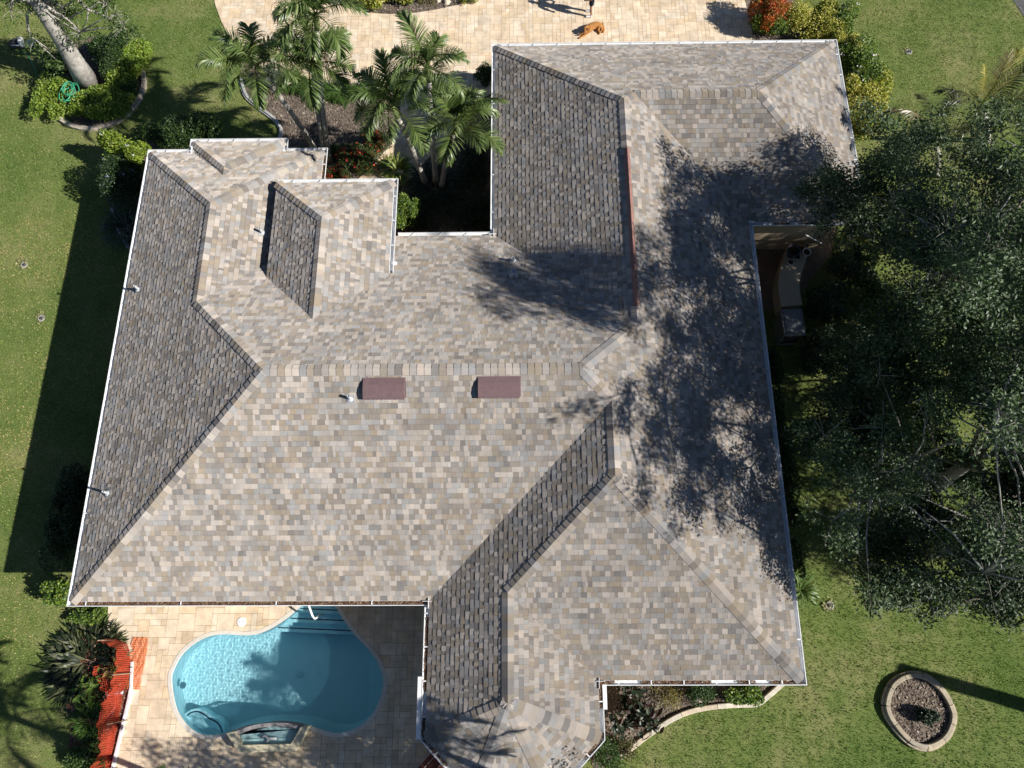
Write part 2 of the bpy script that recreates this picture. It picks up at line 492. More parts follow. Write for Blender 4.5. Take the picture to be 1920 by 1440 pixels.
def prism3(O, U, V, Nn, poly, h):
    """poly in (u,v); h(v) height above the plane"""
    if area(poly) < 0: poly = poly[::-1]
    n = len(poly)
    top = [O + U * u + V * v + Nn * h(v) for u, v in poly]
    bot = [O + U * u + V * v for u, v in poly]
    fs = [tuple(range(n))] + [(n + i, n + (i + 1) % n, (i + 1) % n, i) for i in range(n)]
    return top + bot, fs
def vary(c, a=.09):
    f = 1 + R.uniform(-a, a); g = R.uniform(-.012, .012)
    return (max(c[0] * f + g, .02), max(c[1] * f, .02), max(c[2] * f - g, .02))
for k, poly in REG.items():
    O, U, V, Nn, L = pl_frame(k)
    nx, ny, c, p, z0 = PLN[k]
    uv = [(U.x * x + U.y * y, (nx * x + ny * y - c) * L) for x, y, *_ in poly]
    rightway = U.cross(V).z > 0
    umin, umax = min(a[0] for a in uv), max(a[0] for a in uv)
    vmax = max(a[1] for a in uv)
    vv = -0.0
    while vv < vmax:
        strip = clip_rect(uv, umin - 1, umax + 1, vv, vv + EXPO)
        if strip:
            u0, u1 = min(a[0] for a in strip), max(a[0] for a in strip)
            u = u0 - R.uniform(0, .2)
            cl = None; rz = R.random() < .5
            while u < u1:
                w = R.choice((.07, .09, .11, .13, .15, .17, .2))
                rz = not rz if R.random() < .75 else rz
                if cl is None or R.random() < .8: cl = PAL[R.choice(LIGHT if rz else DARK)]
                pc = clip_rect(strip, u + .0015, u + w - .0015, vv + .003, vv + EXPO - .002)
                if pc and abs(area(pc)) > 2e-4:
                    hb = R.uniform(.009, .013) if rz else R.uniform(.004, .006)
                    h = lambda v, v0=vv, hb=hb: hb - (hb - .002) * (v - v0) / EXPO
                    vs, fs = prism3(O, U, V, Nn, pc, h)
                    if not rightway: fs = [f[::-1] for f in fs]
                    cen = sum(vs[:len(pc)], Vector()) / len(pc)
                    full = abs(area(pc)) > .95 * (w - .003) * (EXPO - .001)
                    tabs.append(((cen - CAMV).length - (w * 3 if full else -99), vs, fs, vary(cl)))
                u += w
        vv += EXPO
tabs.sort(key=lambda t: t[0])
for d, vs, fs, cl in tabs[:300]:
    b = MB(); b.add(vs, fs, cl); o = b.build('shingle', M['shingle'], roof)
b = MB()
for d, vs, fs, cl in tabs[300:]: b.add(vs, fs, cl)
tag(b.build('shingle_courses', M['shingle'], roof), kind='stuff')

# hip and ridge caps ---------------------------------------------------
caps = []
def cap_run(P, Q, k1, k2, start=0.0, end=None):
    P, Q = Vector(P), Vector(Q); T = (Q - P); Ln = T.length; T.normalize()
    n1_, n2_ = pl_frame(k1)[3], pl_frame(k2)[3]
    w1, w2 = T.cross(n1_), T.cross(n2_)
    nx, ny = PLN[k1][:2]
    if w1.x * nx + w1.y * ny > 0: w1 = -w1
    nx, ny = PLN[k2][:2]
    if w2.x * nx + w2.y * ny > 0: w2 = -w2
    up = (n1_ + n2_).normalized()
    s = start; end = Ln if end is None else end
    cl = None
    while s < end - .03:
        e = min(s + .19, end)
        if cl is None or R.random() < .9: cl = CAPPAL[R.choice((0, 0, 1, 2, 4, 5, 9, 3, 6, 7))]
        a, bq = P + T * s, P + T * e
        wd = .165
        ha, hb = .034, .024
        A1, A0, A2 = a + w1 * wd + n1_ * (ha - .012), a + up * ha, a + w2 * wd + n2_ * (ha - .012)
        B1, B0, B2 = bq + w1 * wd + n1_ * (hb - .012), bq + up * hb, bq + w2 * wd + n2_ * (hb - .012)
        # a folded piece, rounded over the crest
        m1a, m1b = a + w1 * .05 + up * (ha - .004) , bq + w1 * .05 + up * (hb - .004) 
        m2a, m2b = a + w2 * .05 + up * (ha - .004) , bq + w2 * .05 + up * (hb - .004) 
        vs = [A1, m1a, A0, m2a, A2, B1, m1b, B0, m2b, B2,
              a + w1 * wd, a, a + w2 * wd, bq + w1 * wd, bq + w2 * wd]
        fs = [(0, 1, 6, 5), (1, 2, 7, 6), (2, 3, 8, 7), (3, 4, 9, 8), (0, 10, 11, 2, 1), (2, 11, 12, 4, 3), (0, 5, 13, 10), (4, 12, 14, 9)]
        caps.append((((a + bq) / 2 - CAMV).length, vs, fs, vary(cl)))
        s = e
RV = Vector(n1) - Vector(apN)
rv0, rv1 = .24 * RV.length, .93 * RV.length                 # stretch taken by the ridge vent
for args in ((A_SW, mW, 'xW', 'yS'), (A_NW, apW, 'xW', 'yWN'), (A_NE, apW, 'yWN', 'xWE'), (v1, apW, 'xW', 'xWE'), (v1, mW, 'xW', 'yN'),
             (mW, mE, 'yS', 'yN'), (n1, mE, 'yN', 'xE'), (vS, mE, 'yS', 'xE'), (apSE, vS, 'xSW', 'xE'), (cSE, apSE, 'ySE', 'xE'), (s1, apSE, 'xSW', 'ySE'),
             (s2, s1, 'xSW', 'xSE'), (cL, s2, 'xSW', 'ba'), (cL2, s2, 'ba', 'bb'), (cR2, s2, 'bb', 'bc'), (cR, s2, 'bc', 'xSE'),
             (nNW, apN, 'xNW', 'yNN'), (nNE, apNE, 'yNN', 'xNE'), (cNES, apNE, 'xNE', 'yNS'), (kk, apNE, 'yNN', 'yNS'), (kk, apN, 'yNN', 'xE'),
             (bNW, bA, 'bx0', 'by'), (bNE, bA, 'by', 'bx1'), (bS, bA, 'bx0', 'bx1'), (uW, uA, 'ux0', 'uy'), (uE, uA, 'uy', 'ux1'), (uB, uA, 'ux0', 'ux1')):
    cap_run(*args)
cap_run(apN, n1, 'xNW', 'xE', 0, rv0); cap_run(apN, n1, 'xNW', 'xE', rv1, RV.length)
caps.sort(key=lambda t: t[0])
for d, vs, fs, cl in caps[:300]:
    b = MB(); b.add(vs, fs, cl); b.build('ridge_cap', M['shingle'], roof)
b = MB()
for d, vs, fs, cl in caps[300:]: b.add(vs, fs, cl)
tag(b.build('hip_caps', M['shingle'], roof), kind='stuff')

# walls ------------------------------------------------------------------
OUT = [A_SW, A_NW, uW2, uW, uE, uE2, A_NE, (PR['xWE'], PR['by']), bNE, (PR['bx1'], PR['yN']), inN, nNW, nNE, cNES, cE, cSE, inSE, cR, cR2, cL2, cL, inS]
OUT2 = [(p[0], p[1]) for p in OUT]
if area(OUT2) < 0: OUT2 = OUT2[::-1]
def inset(poly, d):
    n = len(poly); out = []
    for i in range(n):
        a, b_, c_ = Vector(poly[i - 1]), Vector(poly[i]), Vector(poly[(i + 1) % n])
        t1, t2 = (b_ - a).normalized(), (c_ - b_).normalized()
        n1v, n2v = Vector((-t1.y, t1.x)), Vector((-t2.y, t2.x))
        k = 1 + n1v.dot(n2v)
        out.append(tuple(b_ + (n1v + n2v) * d / max(k, .2)))
    return out
WALL = inset(OUT2, .5)
wb = HB(); n = len(WALL)
for i in range(n):
    a, c = WALL[i], WALL[(i + 1) % n]
    wb.face([(a[0], a[1], 0), (c[0], c[1], 0), (c[0], c[1], ZE - .1), (a[0], a[1], ZE - .1)])
wb.build('wall', M['stucco'], house)
wb = HB()
wb.prism([(PR['bx0'] + .35, PR['by'] - .4), (PR['bx1'] - .36, PR['by'] - .4), (PR['bx1'] - .36, PR['yN'] - 2.2), (PR['bx0'] + .35, PR['yN'] - 2.2)], ZE - .3, ZB - .1)
wb.build('clerestory_wall', M['stucco'], house)

# gutters ----------------------------------------------------------------
GUT = []
def gutter(P, Q, e0, e1, z=ZE, litter=0.0, hang=.85, white=False):
    """Trough along the eave from P to Q, outward to the left of P->Q; e0, e1 mitre the ends (1 outer corner, -1 inner corner)."""
    P, Q = Vector((P[0], P[1], 0)), Vector((Q[0], Q[1], 0))
    T = (Q - P); L = T.length; T.normalize(); On = Vector((-T.y, T.x, 0))
    prof = [(0.0, -.012), (0.0, -.115), (.085, -.115), (.098, -.07), (.128, -.045), (.128, -.008), (.108, -.008), (.108, -.02), (.122, -.03), (.122, -.042), (.092, -.064), (.08, -.108), (.005, -.108), (.005, -.012)]
    b = HB(); m = len(prof)
    ring = []
    for end, sgn, e in ((P, -1, e0), (Q, 1, e1)):
        ring.append([end + T * (sgn * e * o) + On * o + Vector((0, 0, z + h)) for o, h in prof])
    vs = ring[0] + ring[1]
    fs = [(i, (i + 1) % m, m + (i + 1) % m, m + i) for i in range(m)]
    if e0 == 0: fs.append(tuple(range(m)))
    if e1 == 0: fs.append(tuple(range(2 * m - 1, m - 1, -1)))
    b.add(vs, fs)
    g = b.build('gutter', M['gutter'], house)
    s = hang * .6
    while s < L - .1:
        hb_ = MB(); c = P + T * s + On * .062
        hb_.box((c.x, c.y, z - .012), (.03, .118, .008), math.atan2(T.y, T.x))
        hb_.build('gutter_hanger', M['white'], g)
        s += hang
    if litter:
        nL = int(L * 560 * litter); lb = MB()
        for _ in range(nL):
            s = R.uniform(0, L) ; 
            if litter < .9 and math.sin(s * 2.1 + P.x) + math.sin(s * 5.3) < -0.9 + (1 - litter): continue
            c = P + T * s + On * R.uniform(.012, .085) + Vector((0, 0, z - R.uniform(.03, .07)))
            a = R.uniform(0, 6.28); l = R.uniform(.015, .035); dx = Vector((math.cos(a) * l, math.sin(a) * l, R.uniform(-.01, .01))); dy = Vector((-dx.y * .5, dx.x * .5, R.uniform(-.008, .008)))
            lb.face([c - dx, c - dy, c + dx, c + dy], R.choice(((.13, .06, .035), (.2, .12, .07), (.07, .04, .03), (.28, .2, .13))))
        tag(lb.build('leaf_litter', M['litter'], g), kind='stuff')
    return g
o_ = 1.0; i_ = -1.0; t8 = .414
gutter(A_SW, A_NW, o_, o_, hang=4)
gutter(A_NW, uW2, o_, i_)
gutter(uW2, uW, i_, o_); gutter(uW, uE, o_, o_); gutter(uE, uE2, o_, i_)
gutter(uE2, A_NE, i_, o_); gutter(A_NE, (PR['xWE'], PR['by'] + .1), o_, 0, litter=.5)
gutter(bNW, bNE, 0, o_, ZB); gutter(bNE, (PR['bx1'], bE[1] + .12), o_, 0, ZB)
gutter((PR['bx1'] + .02, PR['yN']), inN, 0, i_); gutter(inN, nNW, i_, o_, hang=1.4); gutter(nNW, nNE, o_, o_)
gutter(nNE, cNES, o_, o_); gutter(cNES, cE, o_, i_, litter=.4); gutter(cE, cSE, i_, o_, hang=1.9)
gutter(cSE, inSE, o_, i_, litter=.45); gutter(inSE, cR, i_, t8, litter=.7); gutter(cR, cR2, t8, t8, litter=.4); gutter(cR2, cL2, t8, t8)
gutter(cL2, cL, t8, t8, litter=.3); gutter(cL, inS, t8, i_, litter=.6)
gutter(inS, A_SW, i_, o_, litter=1.0, hang=2.6)
# white splash guards in the inner corners, and the wide white fascia strip beside the bay
for (p, dx, dy) in ((inN, -1, 1), (inS, -1, -1), (inSE, 1, -1), (cE, 1, -1), (uW2, -1, 1)):
    b = HB()
    b.box((p[0] + dx * .02, p[1] - dy * .05 + dy * .12, ZE + .03), (.012, .26, .09)); b.box((p[0] - dx * .04 + dx * .1, p[1] + dy * .016, ZE + .034), (.24, .012, .085))
    b.build('splash_guard', M['white'], house)
b = HB(); b.box((PR['xSW'] - .19, yb + .72, ZE - .05), (.1, 1.5, .08)); b.build('gutter_guard', M['white'], house)
b = HB(); b.box((PR['xSE'] + .17, PR['ySE'] - .4, ZE - .05), (.09, .6, .07)); b.build('gutter_guard', M['white'], house)
# downpipes
for (x, y) in ((PR['bx1'] + .02, bE[1] + .12), ):
    b = HB(); b.box((x + .12, y + .32, ZB - .06), (.14, .1, .08)); b.tube([(x + .16, y + .02, ZB - .1), (x + .14, y - .02, ZE + .62), (x + .05, y - .35, ZE + .5)], .045, 6)
    b.build('downpipe', M['white'], house)
b = HB(); b.tube([(A_SW[0] + 1.0, A_SW[1] - .09, ZE - .12), (A_SW[0] + 1.0, A_SW[1] + .3, ZE - .5), (A_SW[0] + 1.0, A_SW[1] + .44, .1)], .045, 6); b.build('downpipe', M['white'], house)

# vents and pipes ----------------------------------------------------------
def on_plane(k, px, py, lift=0.0):
    """point of roof plane k seen at a photo position"""
    o = Vector((0, 0, CZ)); d = at(px, py, 0) - o
    nx, ny, c, p, z0 = PLN[k]
    # z = z0 + p*(n.x - c)
    t = (z0 - p * c - CZ) / (d.z - p * (nx * d.x + ny * d.y))
    return o + d * t + Vector((0, 0, lift))
for (xa, xb, y0, y1) in ((679, 762, 708, 743), (894, 977, 706, 740)):
    O, U, V, Nn, L = pl_frame('yS')
    P = on_plane('yS', (xa + xb) / 2, (y0 + y1) / 2 + 3)
    w, h = .535, .26
    b = HB(); Ux = -U if U.x < 0 else U
    def q3(u, v, n): return P + Ux * u + V * v + Nn * n
    pv = [(-h, .13), (-h * .75, .152), (-h * .4, .155), (0, .14), (h * .5, .10), (h, .03)]
    for e in range(5):
        b.add([q3(-w, pv[e][0], pv[e][1]), q3(w, pv[e][0], pv[e][1]), q3(w, pv[e + 1][0], pv[e + 1][1]), q3(-w, pv[e + 1][0], pv[e + 1][1])], [(0, 1, 2, 3)])
    for sx in (-w, w):
        b.add([q3(sx, v_, n_) for v_, n_ in pv] + [q3(sx, h, 0), q3(sx, -h, .05)], [tuple(range(8)) if sx > 0 else tuple(range(7, -1, -1))])
    b.add([q3(-w, -h, .13), q3(w, -h, .13), q3(w, -h, .05), q3(-w, -h, .05)], [(0, 3, 2, 1)])
    # hemmed front lip and side seams
    b.add([q3(-w, -h - .012, .132), q3(w, -h - .012, .132), q3(w, -h + .02, .138), q3(-w, -h + .02, .138), q3(-w, -h - .012, .10), q3(w, -h - .012, .10)], [(0, 1, 2, 3), (0, 4, 5, 1)])
    v = b.build('roof_vent', M['ventmaroon'], house)
    b = HB()
    b.add([q3(-w - .03, -h + .02, .016), q3(w + .03, -h + .02, .016), q3(w + .03, h + .03, .012), q3(-w - .03, h + .03, .012)], [(0, 1, 2, 3)])
    b.build('vent_flashing', M['ventmaroon'], v)
    for sx in (-.35, 0, .35):
        b = HB(); c = q3(sx, -h - .004, .16); b.box(tuple(c), (.02, .02, .012)); b.build('screw', M['lead'], v)
T = RV.normalized(); a, c = Vector(apN) + T * rv0, Vector(apN) + T * rv1
w1 = T.cross(pl_frame('xNW')[3]); w2 = T.cross(pl_frame('xE')[3])
w1 = w1 if w1.x < 0 else -w1; w2 = w2 if w2.x > 0 else -w2
nseg = 4
for i in range(nseg):                                       # the long ridge vent comes in lengths
    b = HB(); p, r = a.lerp(c, i / nseg) + T * .004, a.lerp(c, (i + 1) / nseg) - T * .004
    for e0, e1 in ((p, r),):
        up = Vector((0, 0, .062)); k1, k2 = w1 * .085 + Vector((0, 0, .045)), w2 * .085 + Vector((0, 0, .045))
        d1, d2 = w1 * .085 + Vector((0, 0, .0)), w2 * .085 + Vector((0, 0, .0))
        b.add([e0 + k1, e0 + up, e0 + k2, e1 + k1, e1 + up, e1 + k2, e0 + d1, e0 + d2, e1 + d1, e1 + d2],
              [(0, 1, 4, 3), (1, 2, 5, 4), (0, 3, 8, 6), (2, 7, 9, 5), (0, 6, 7, 2, 1), (3, 4, 5, 9, 8)])
    b.build('ridge_vent', M['ventred'], house)
def pipe(k, px, py, h, r, dark=True):
    P = on_plane(k, px, py)
    b = HB(); b.lathe(tuple(P), [(r + .045, -.06), (r + .045, .02), (r, .04), (r, h), (r * .78, h), (r * .78, h - .06)], 14)
    o = b.build('vent_pipe', M['pvc'], house)
    Nn = pl_frame(k)[3]; U, V = pl_frame(k)[1:3]
    b = HB(); b.add([P + U * u + V * v + Nn * .016 for u, v in ((-.10, -.12), (.10, -.12), (.10, .1), (-.10, .1))], [(0, 1, 2, 3)]); b.build('pipe_flashing', M['lead'], o)
pipe('xWE', 492, 437, .28, .038); pipe('xW', 260, 543, .28, .036); pipe('xW', 203, 925, .28, .036); pipe('yS', 657, 748, .24, .036)
pipe('yN', 963, 518, .3, .085); pipe('yN', 962, 490, .22, .05)

# ------------------------------------------------------------------ ground, paving, beds
def poly_px(pts, n=0, closed=True):
    P = [at2(*p) for p in pts]
    return smooth_line(P, n, closed) if n else P

POOL = poly_px([(320, 1273), (328, 1247), (343, 1223), (367, 1203), (393, 1191), (423, 1187), (460, 1189), (485, 1186), (512, 1174), (540, 1155), (563, 1135), (582, 1116),
                (608, 1112), (630, 1135), (646, 1160), (668, 1190), (694, 1217), (711, 1241), (720, 1266), (721, 1283), (716, 1307), (703, 1336), (682, 1359), (657, 1372),
                (633, 1377), (608, 1372), (580, 1363), (552, 1358), (518, 1356), (475, 1360), (438, 1371), (413, 1379), (383, 1380), (360, 1370), (341, 1350), (327, 1322)], 4)
if area(POOL) < 0: POOL = POOL[::-1]
DECK = poly_px([(205, 1120), (200, 1190), (224, 1200), (250, 1240), (248, 1292), (213, 1440), (196, 1520)]) + [at2(800, 1520), at2(1012, 1460)] + [(PR['xSW'] + .45, yb), (PR['xSW'] + .45, PR['yS'] + .45), at2(208, 1112)]
BED_TOP = poly_px([(612, -60), (632, -5), (660, 14), (700, 25), (750, 27), (800, 22), (850, 12), (884, 3), (915, -14), (930, -60)], 3, False)
DRIVE = poly_px([(392, -90), (398, -30), (404, 10), (416, 42), (440, 88), (478, 132), (520, 152), (562, 166), (640, 171), (712, 170), (748, 184), (752, 220), (738, 262), (706, 305), (672, 336),
                 (700, 350), (748, 350), (770, 338), (800, 300), (832, 266), (878, 205), (905, 185), (950, 160)]) + [(PR['xNW'] + .45, PR['yNN'] - .6), (PR['xNE'] - 3.0, PR['yNN'] - .6)] + \
        poly_px([(1415, 78), (1405, 40), (1394, -10), (1388, -90)])
BED_PALM = poly_px([(452, 146), (462, 178), (488, 202), (515, 222), (529, 244), (522, 272), (560, 320), (660, 345), (690, 322), (706, 305), (738, 262), (752, 220), (748, 184), (712, 170), (640, 171), (562, 166), (520, 152), (478, 132), (450, 110)])
BED_COURT = poly_px([(672, 336), (700, 350), (748, 350), (770, 338), (800, 300), (832, 266), (878, 205), (905, 185), (950, 160), (960, 470), (650, 470)])
BED_TREE = poly_px([(108, 222), (140, 238), (172, 242), (205, 235), (238, 217), (260, 190), (271, 160), (266, 130), (250, 95), (215, 70), (160, 70), (105, 100), (70, 150), (75, 200)], 4)
BED_S = poly_px([(1118, 1455), (1140, 1432), (1168, 1412), (1210, 1380), (1262, 1345), (1310, 1328), (1370, 1321), (1415, 1319), (1440, 1303), (1466, 1280), (1480, 1235), (1100, 1235), (1100, 1400)])
BED_W = poly_px([(200, 370), (215, 400), (222, 430), (240, 462), (300, 480), (340, 300), (300, 255), (230, 270)])
BED_POOL = poly_px([(205, 1178), (212, 1192), (250, 1240), (248, 1292), (213, 1440), (196, 1520), (110, 1520), (128, 1440), (132, 1350), (110, 1290), (112, 1230), (150, 1195)])
BED_E = poly_px([(1834, 1012), (1865, 1028), (1920, 1052), (2020, 1090), (2020, 900), (1860, 930)])
BED_NE = poly_px([(1398, -60), (1398, 20), (1412, 80), (1480, 90), (1585, 100), (1612, 250), (1640, 230), (1640, 120), (1580, 40), (1500, 20), (1470, -60)])
ROAD = poly_px([(1893, -10), (1925, 40), (2300, 560), (2700, 560), (2700, -400), (1700, -400)])
PATIO = poly_px([(1395, 400), (1395, 575), (1480, 585), (1560, 470), (1570, 405)])

def sheet(name, poly, z, mat):
    b = MB()
    if area(poly) < 0: poly = poly[::-1]
    b.face([(x, y, z) for x, y in poly])
    o = b.build(name, mat)
    return tag(o, kind='structure')

px0, px1 = min(p[0] for p in POOL) - .4, max(p[0] for p in POOL) + .4
py0, py1 = min(p[1] for p in POOL) - .4, max(p[1] for p in POOL) + .4
b = MB(); xs = [-200, px0, px1, 200]; ys = [-200, py0, py1, 220]
for i in range(3):
    for j in range(3):
        if (i, j) != (1, 1): b.face([(xs[i], ys[j], 0), (xs[i + 1], ys[j], 0), (xs[i + 1], ys[j + 1], 0), (xs[i], ys[j + 1], 0)])
tag(b.build('lawn', M['lawn']), 'mown lawn around the house', kind='structure')
for nm, poly, z, m in (('garden_bed', BED_TOP, .034, 'mulch'), ('garden_bed', BED_PALM, .012, 'mulch'), ('garden_bed', BED_COURT, .008, 'mulch'), ('garden_bed', BED_TREE, .012, 'mulch'), ('garden_bed', BED_S, .012, 'mulch'),
                       ('garden_bed', BED_W, .012, 'mulch'), ('garden_bed', BED_POOL, .012, 'redmulch'), ('garden_bed', BED_E, .012, 'mulch'), ('garden_bed', BED_NE, .008, 'mulch'),
                       ('road', ROAD, .012, 'asphalt'), ('side_patio', PATIO, .016, 'darkpatio')):
    sheet(nm, poly, z, M[m])

def keyhole(outer, hole):
    if area(outer) < 0: outer = outer[::-1]
    if area(hole) > 0: hole = hole[::-1]
    i, j = min(((i, j) for i in range(len(outer)) for j in range(len(hole))), key=lambda t: (outer[t[0]][0] - hole[t[1]][0]) ** 2 + (outer[t[0]][1] - hole[t[1]][1]) ** 2)
    return outer[:i + 1] + hole[j:] + hole[:j + 1] + outer[i:]

STONES = [(.60, .57, .50), (.0, 0, 0)]
def stone_col():
    base = R.choice(((.66, .53, .375), (.69, .56, .41), (.62, .485, .33), (.67, .56, .42), (.70, .59, .45), (.635, .505, .365)))
    return vary(base, .05)

def paving(name, poly, z, unit, rot, label, hole=None, gap=.009):
    """Ashlar-stamped paving: a jointing slab and raised stones cut to its outline."""
    sub = keyhole(poly, hole) if hole else (poly if area(poly) > 0 else poly[::-1])
    co, si = math.cos(rot), math.sin(rot)
    loc = [(co * x + si * y, -si * x + co * y) for x, y in sub]
    back = lambda x, y: (co * x - si * y, si * x + co * y)
    x0, x1 = min(p[0] for p in loc), max(p[0] for p in loc); y0, y1 = min(p[1] for p in loc), max(p[1] for p in loc)
    b = MB(); b.face([(x, y, z) for x, y in sub])
    slab = b.build(name, M['joint']); tag(slab, label, kind='structure')
    nx, ny = int((x1 - x0) / unit) + 2, int((y1 - y0) / unit) + 2
    used = np.zeros((nx, ny), bool); cells = []
    for j in range(ny):
        for i in range(nx):
            if used[i, j]: continue
            for w, h in R.sample([(1, 1), (1, 2), (2, 1), (2, 2), (2, 2), (2, 3), (3, 2), (1, 2), (2, 1), (3, 3)], 10) + [(1, 1)]:
                if i + w <= nx and j + h <= ny and not used[i:i + w, j:j + h].any():
                    used[i:i + w, j:j + h] = True; cells.append((i, j, w, h)); break
    st = []
    for i, j, w, h in cells:
        g = gap / 2
        pc = clip_rect(loc, x0 + i * unit + g, x0 + (i + w) * unit - g, y0 + j * unit + g, y0 + (j + h) * unit - g)
        if not pc or abs(area(pc)) < 4e-4: continue
        pw = [back(*p) for p in pc]
        c = (sum(p[0] for p in pw) / len(pw), sum(p[1] for p in pw) / len(pw))
        st.append((math.hypot(c[0], c[1]) - abs(area(pc)) * 3, pw))
    st.sort(key=lambda t: t[0])
    big = MB()
    for k, (d, pw) in enumerate(st):
        zt = z + .006 + R.uniform(0, .002)
        if k < 300:
            b = MB(); b.prism(pw, z, zt, stone_col()); b.build('paving_stone', M['stone'], slab)
        else: big.prism(pw, z, zt, stone_col())
    if len(st) > 300: tag(big.build('paving_stones', M['stone'], slab), kind='stuff')
    return slab
paving('driveway', DRIVE, .020, .155, 0.0, 'cream stamped concrete driveway', gap=.010)
paving('pool_deck', DECK, .020, .172, 0.0, 'cream stamped concrete deck round the pool', POOL, gap=.011)

# chips of bark on the beds
def chips(poly, n, z, cols, name='mulch_chips'):
    P = np.array(poly); lo, hi = P.min(0), P.max(0)
    Q = rng.uniform(lo, hi, (int(n * (hi - lo).prod()), 2)); Q = Q[inside(Q, poly)]
    m = len(Q)
    a = rng.uniform(0, 6.28, m); l = rng.uniform(.012, .045, m); w = l * rng.uniform(.25, .6, m)
    d = np.stack([np.cos(a) * l, np.sin(a) * l, rng.uniform(-.4, .4, m) * l], 1); e = np.stack([-np.sin(a) * w, np.cos(a) * w, rng.uniform(-.5, .5, m) * w], 1)
    c = np.stack([Q[:, 0], Q[:, 1], np.full(m, z + .012) + rng.uniform(0, .02, m)], 1)
    V = np.stack([c - d - e, c + d - e, c + d + e, c - d + e], 1).reshape(-1, 3)
    C = np.array(cols)[rng.integers(0, len(cols), m)] * rng.uniform(.6, 1.3, (m, 1))
    return tag(np_mesh(name, V, np.arange(4 * m).reshape(-1, 4), C, M['chip']), kind='stuff')
BR = [(.19, .15, .12), (.11, .085, .068), (.27, .22, .175), (.15, .125, .105), (.34, .29, .23)]
RD = [(.2, .08, .05), (.13, .06, .04), (.28, .15, .1), (.34, .25, .2)]
for poly, cols in ((BED_TOP, BR), (BED_PALM, BR), (BED_COURT, BR), (BED_TREE, BR), (BED_S, BR), (BED_POOL, RD), (BED_E, BR)):
    chips(poly, 260, .036 if poly is BED_TOP else .01, cols)

# grass blades ---------------------------------------------------------
RING_C = at2(1722, 1333)
RING = [(RING_C[0] + 1.02 * math.cos(t), RING_C[1] + 1.02 * math.sin(t)) for t in np.linspace(0, 6.28, 24)[:-1]]
KEEP_OUT = [inset(OUT2, .7), DECK, BED_TOP, DRIVE, BED_PALM, BED_COURT, BED_TREE, BED_S, BED_W, BED_POOL, BED_E, BED_NE, ROAD, PATIO, RING]
VIEW = [at2(-40, -40), at2(-40, 1480), at2(1960, 1480), at2(1960, -40)]
def grass(dens):
    P = np.array(VIEW); lo, hi = P.min(0), P.max(0)
    Q = rng.uniform(lo, hi, (int(dens * (hi - lo).prod()), 2))
    k = inside(Q, VIEW)
    for poly in KEEP_OUT: k &= ~inside(Q, poly)
    Q = Q[k]
    # tufts: thin out by a cellular rhythm so the turf looks clumped
    t = np.sin(Q[:, 0] * 9.1 + 3 * np.sin(Q[:, 1] * 3.7)) * np.sin(Q[:, 1] * 8.3 + 3 * np.sin(Q[:, 0] * 4.1))
    Q = Q[rng.random(len(Q)) < .62 + .38 * t]
    m = len(Q)
    a = rng.uniform(0, 6.28, m); l = rng.uniform(.035, .085, m); tilt = rng.uniform(.2, 1.2, m); w = rng.uniform(.006, .012, m)
    tip = np.stack([np.cos(a) * l * np.sin(tilt), np.sin(a) * l * np.sin(tilt), l * np.cos(tilt)], 1)
    e = np.stack([-np.sin(a) * w, np.cos(a) * w, np.zeros(m)], 1)
    c = np.stack([Q[:, 0], Q[:, 1], np.zeros(m)], 1)
    V = np.stack([c - e, c + e, c + tip], 1).reshape(-1, 3)
    C = np.array([(.125, .20, .042), (.18, .25, .065), (.225, .265, .085), (.29, .29, .13), (.065, .115, .025), (.38, .355, .20)])[rng.choice(6, m, p=[.24, .24, .2, .12, .14, .06])] * rng.uniform(.6, 1.35, (m, 1))
    # drier and lusher patches drift across the turf
    pt = np.zeros(m)
    for k_, w_ in ((.35, 1.), (.8, .8), (1.7, .6), (3.6, .45), (7.5, .3)):
        for _ in range(3):
            a_ = rng.uniform(0, 6.28); pt += w_ * np.sin(k_ * rng.uniform(.7, 1.4) * (Q[:, 0] * np.cos(a_) + Q[:, 1] * np.sin(a_)) + rng.uniform(0, 6.28))
    pt = np.clip(pt / 2.6, -1, 1)[:, None]
    C = C * (1 + np.clip(pt, 0, 1) * np.array([.42, .16, .30]) - np.clip(-pt, 0, 1) * np.array([.22, .12, .18])) * np.array([1.24, 1.17, 1.2])
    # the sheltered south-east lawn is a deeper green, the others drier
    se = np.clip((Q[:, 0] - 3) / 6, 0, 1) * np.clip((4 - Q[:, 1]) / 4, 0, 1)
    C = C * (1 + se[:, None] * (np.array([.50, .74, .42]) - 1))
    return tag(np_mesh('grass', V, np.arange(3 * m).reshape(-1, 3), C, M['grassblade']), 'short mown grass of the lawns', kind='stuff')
grass(900)

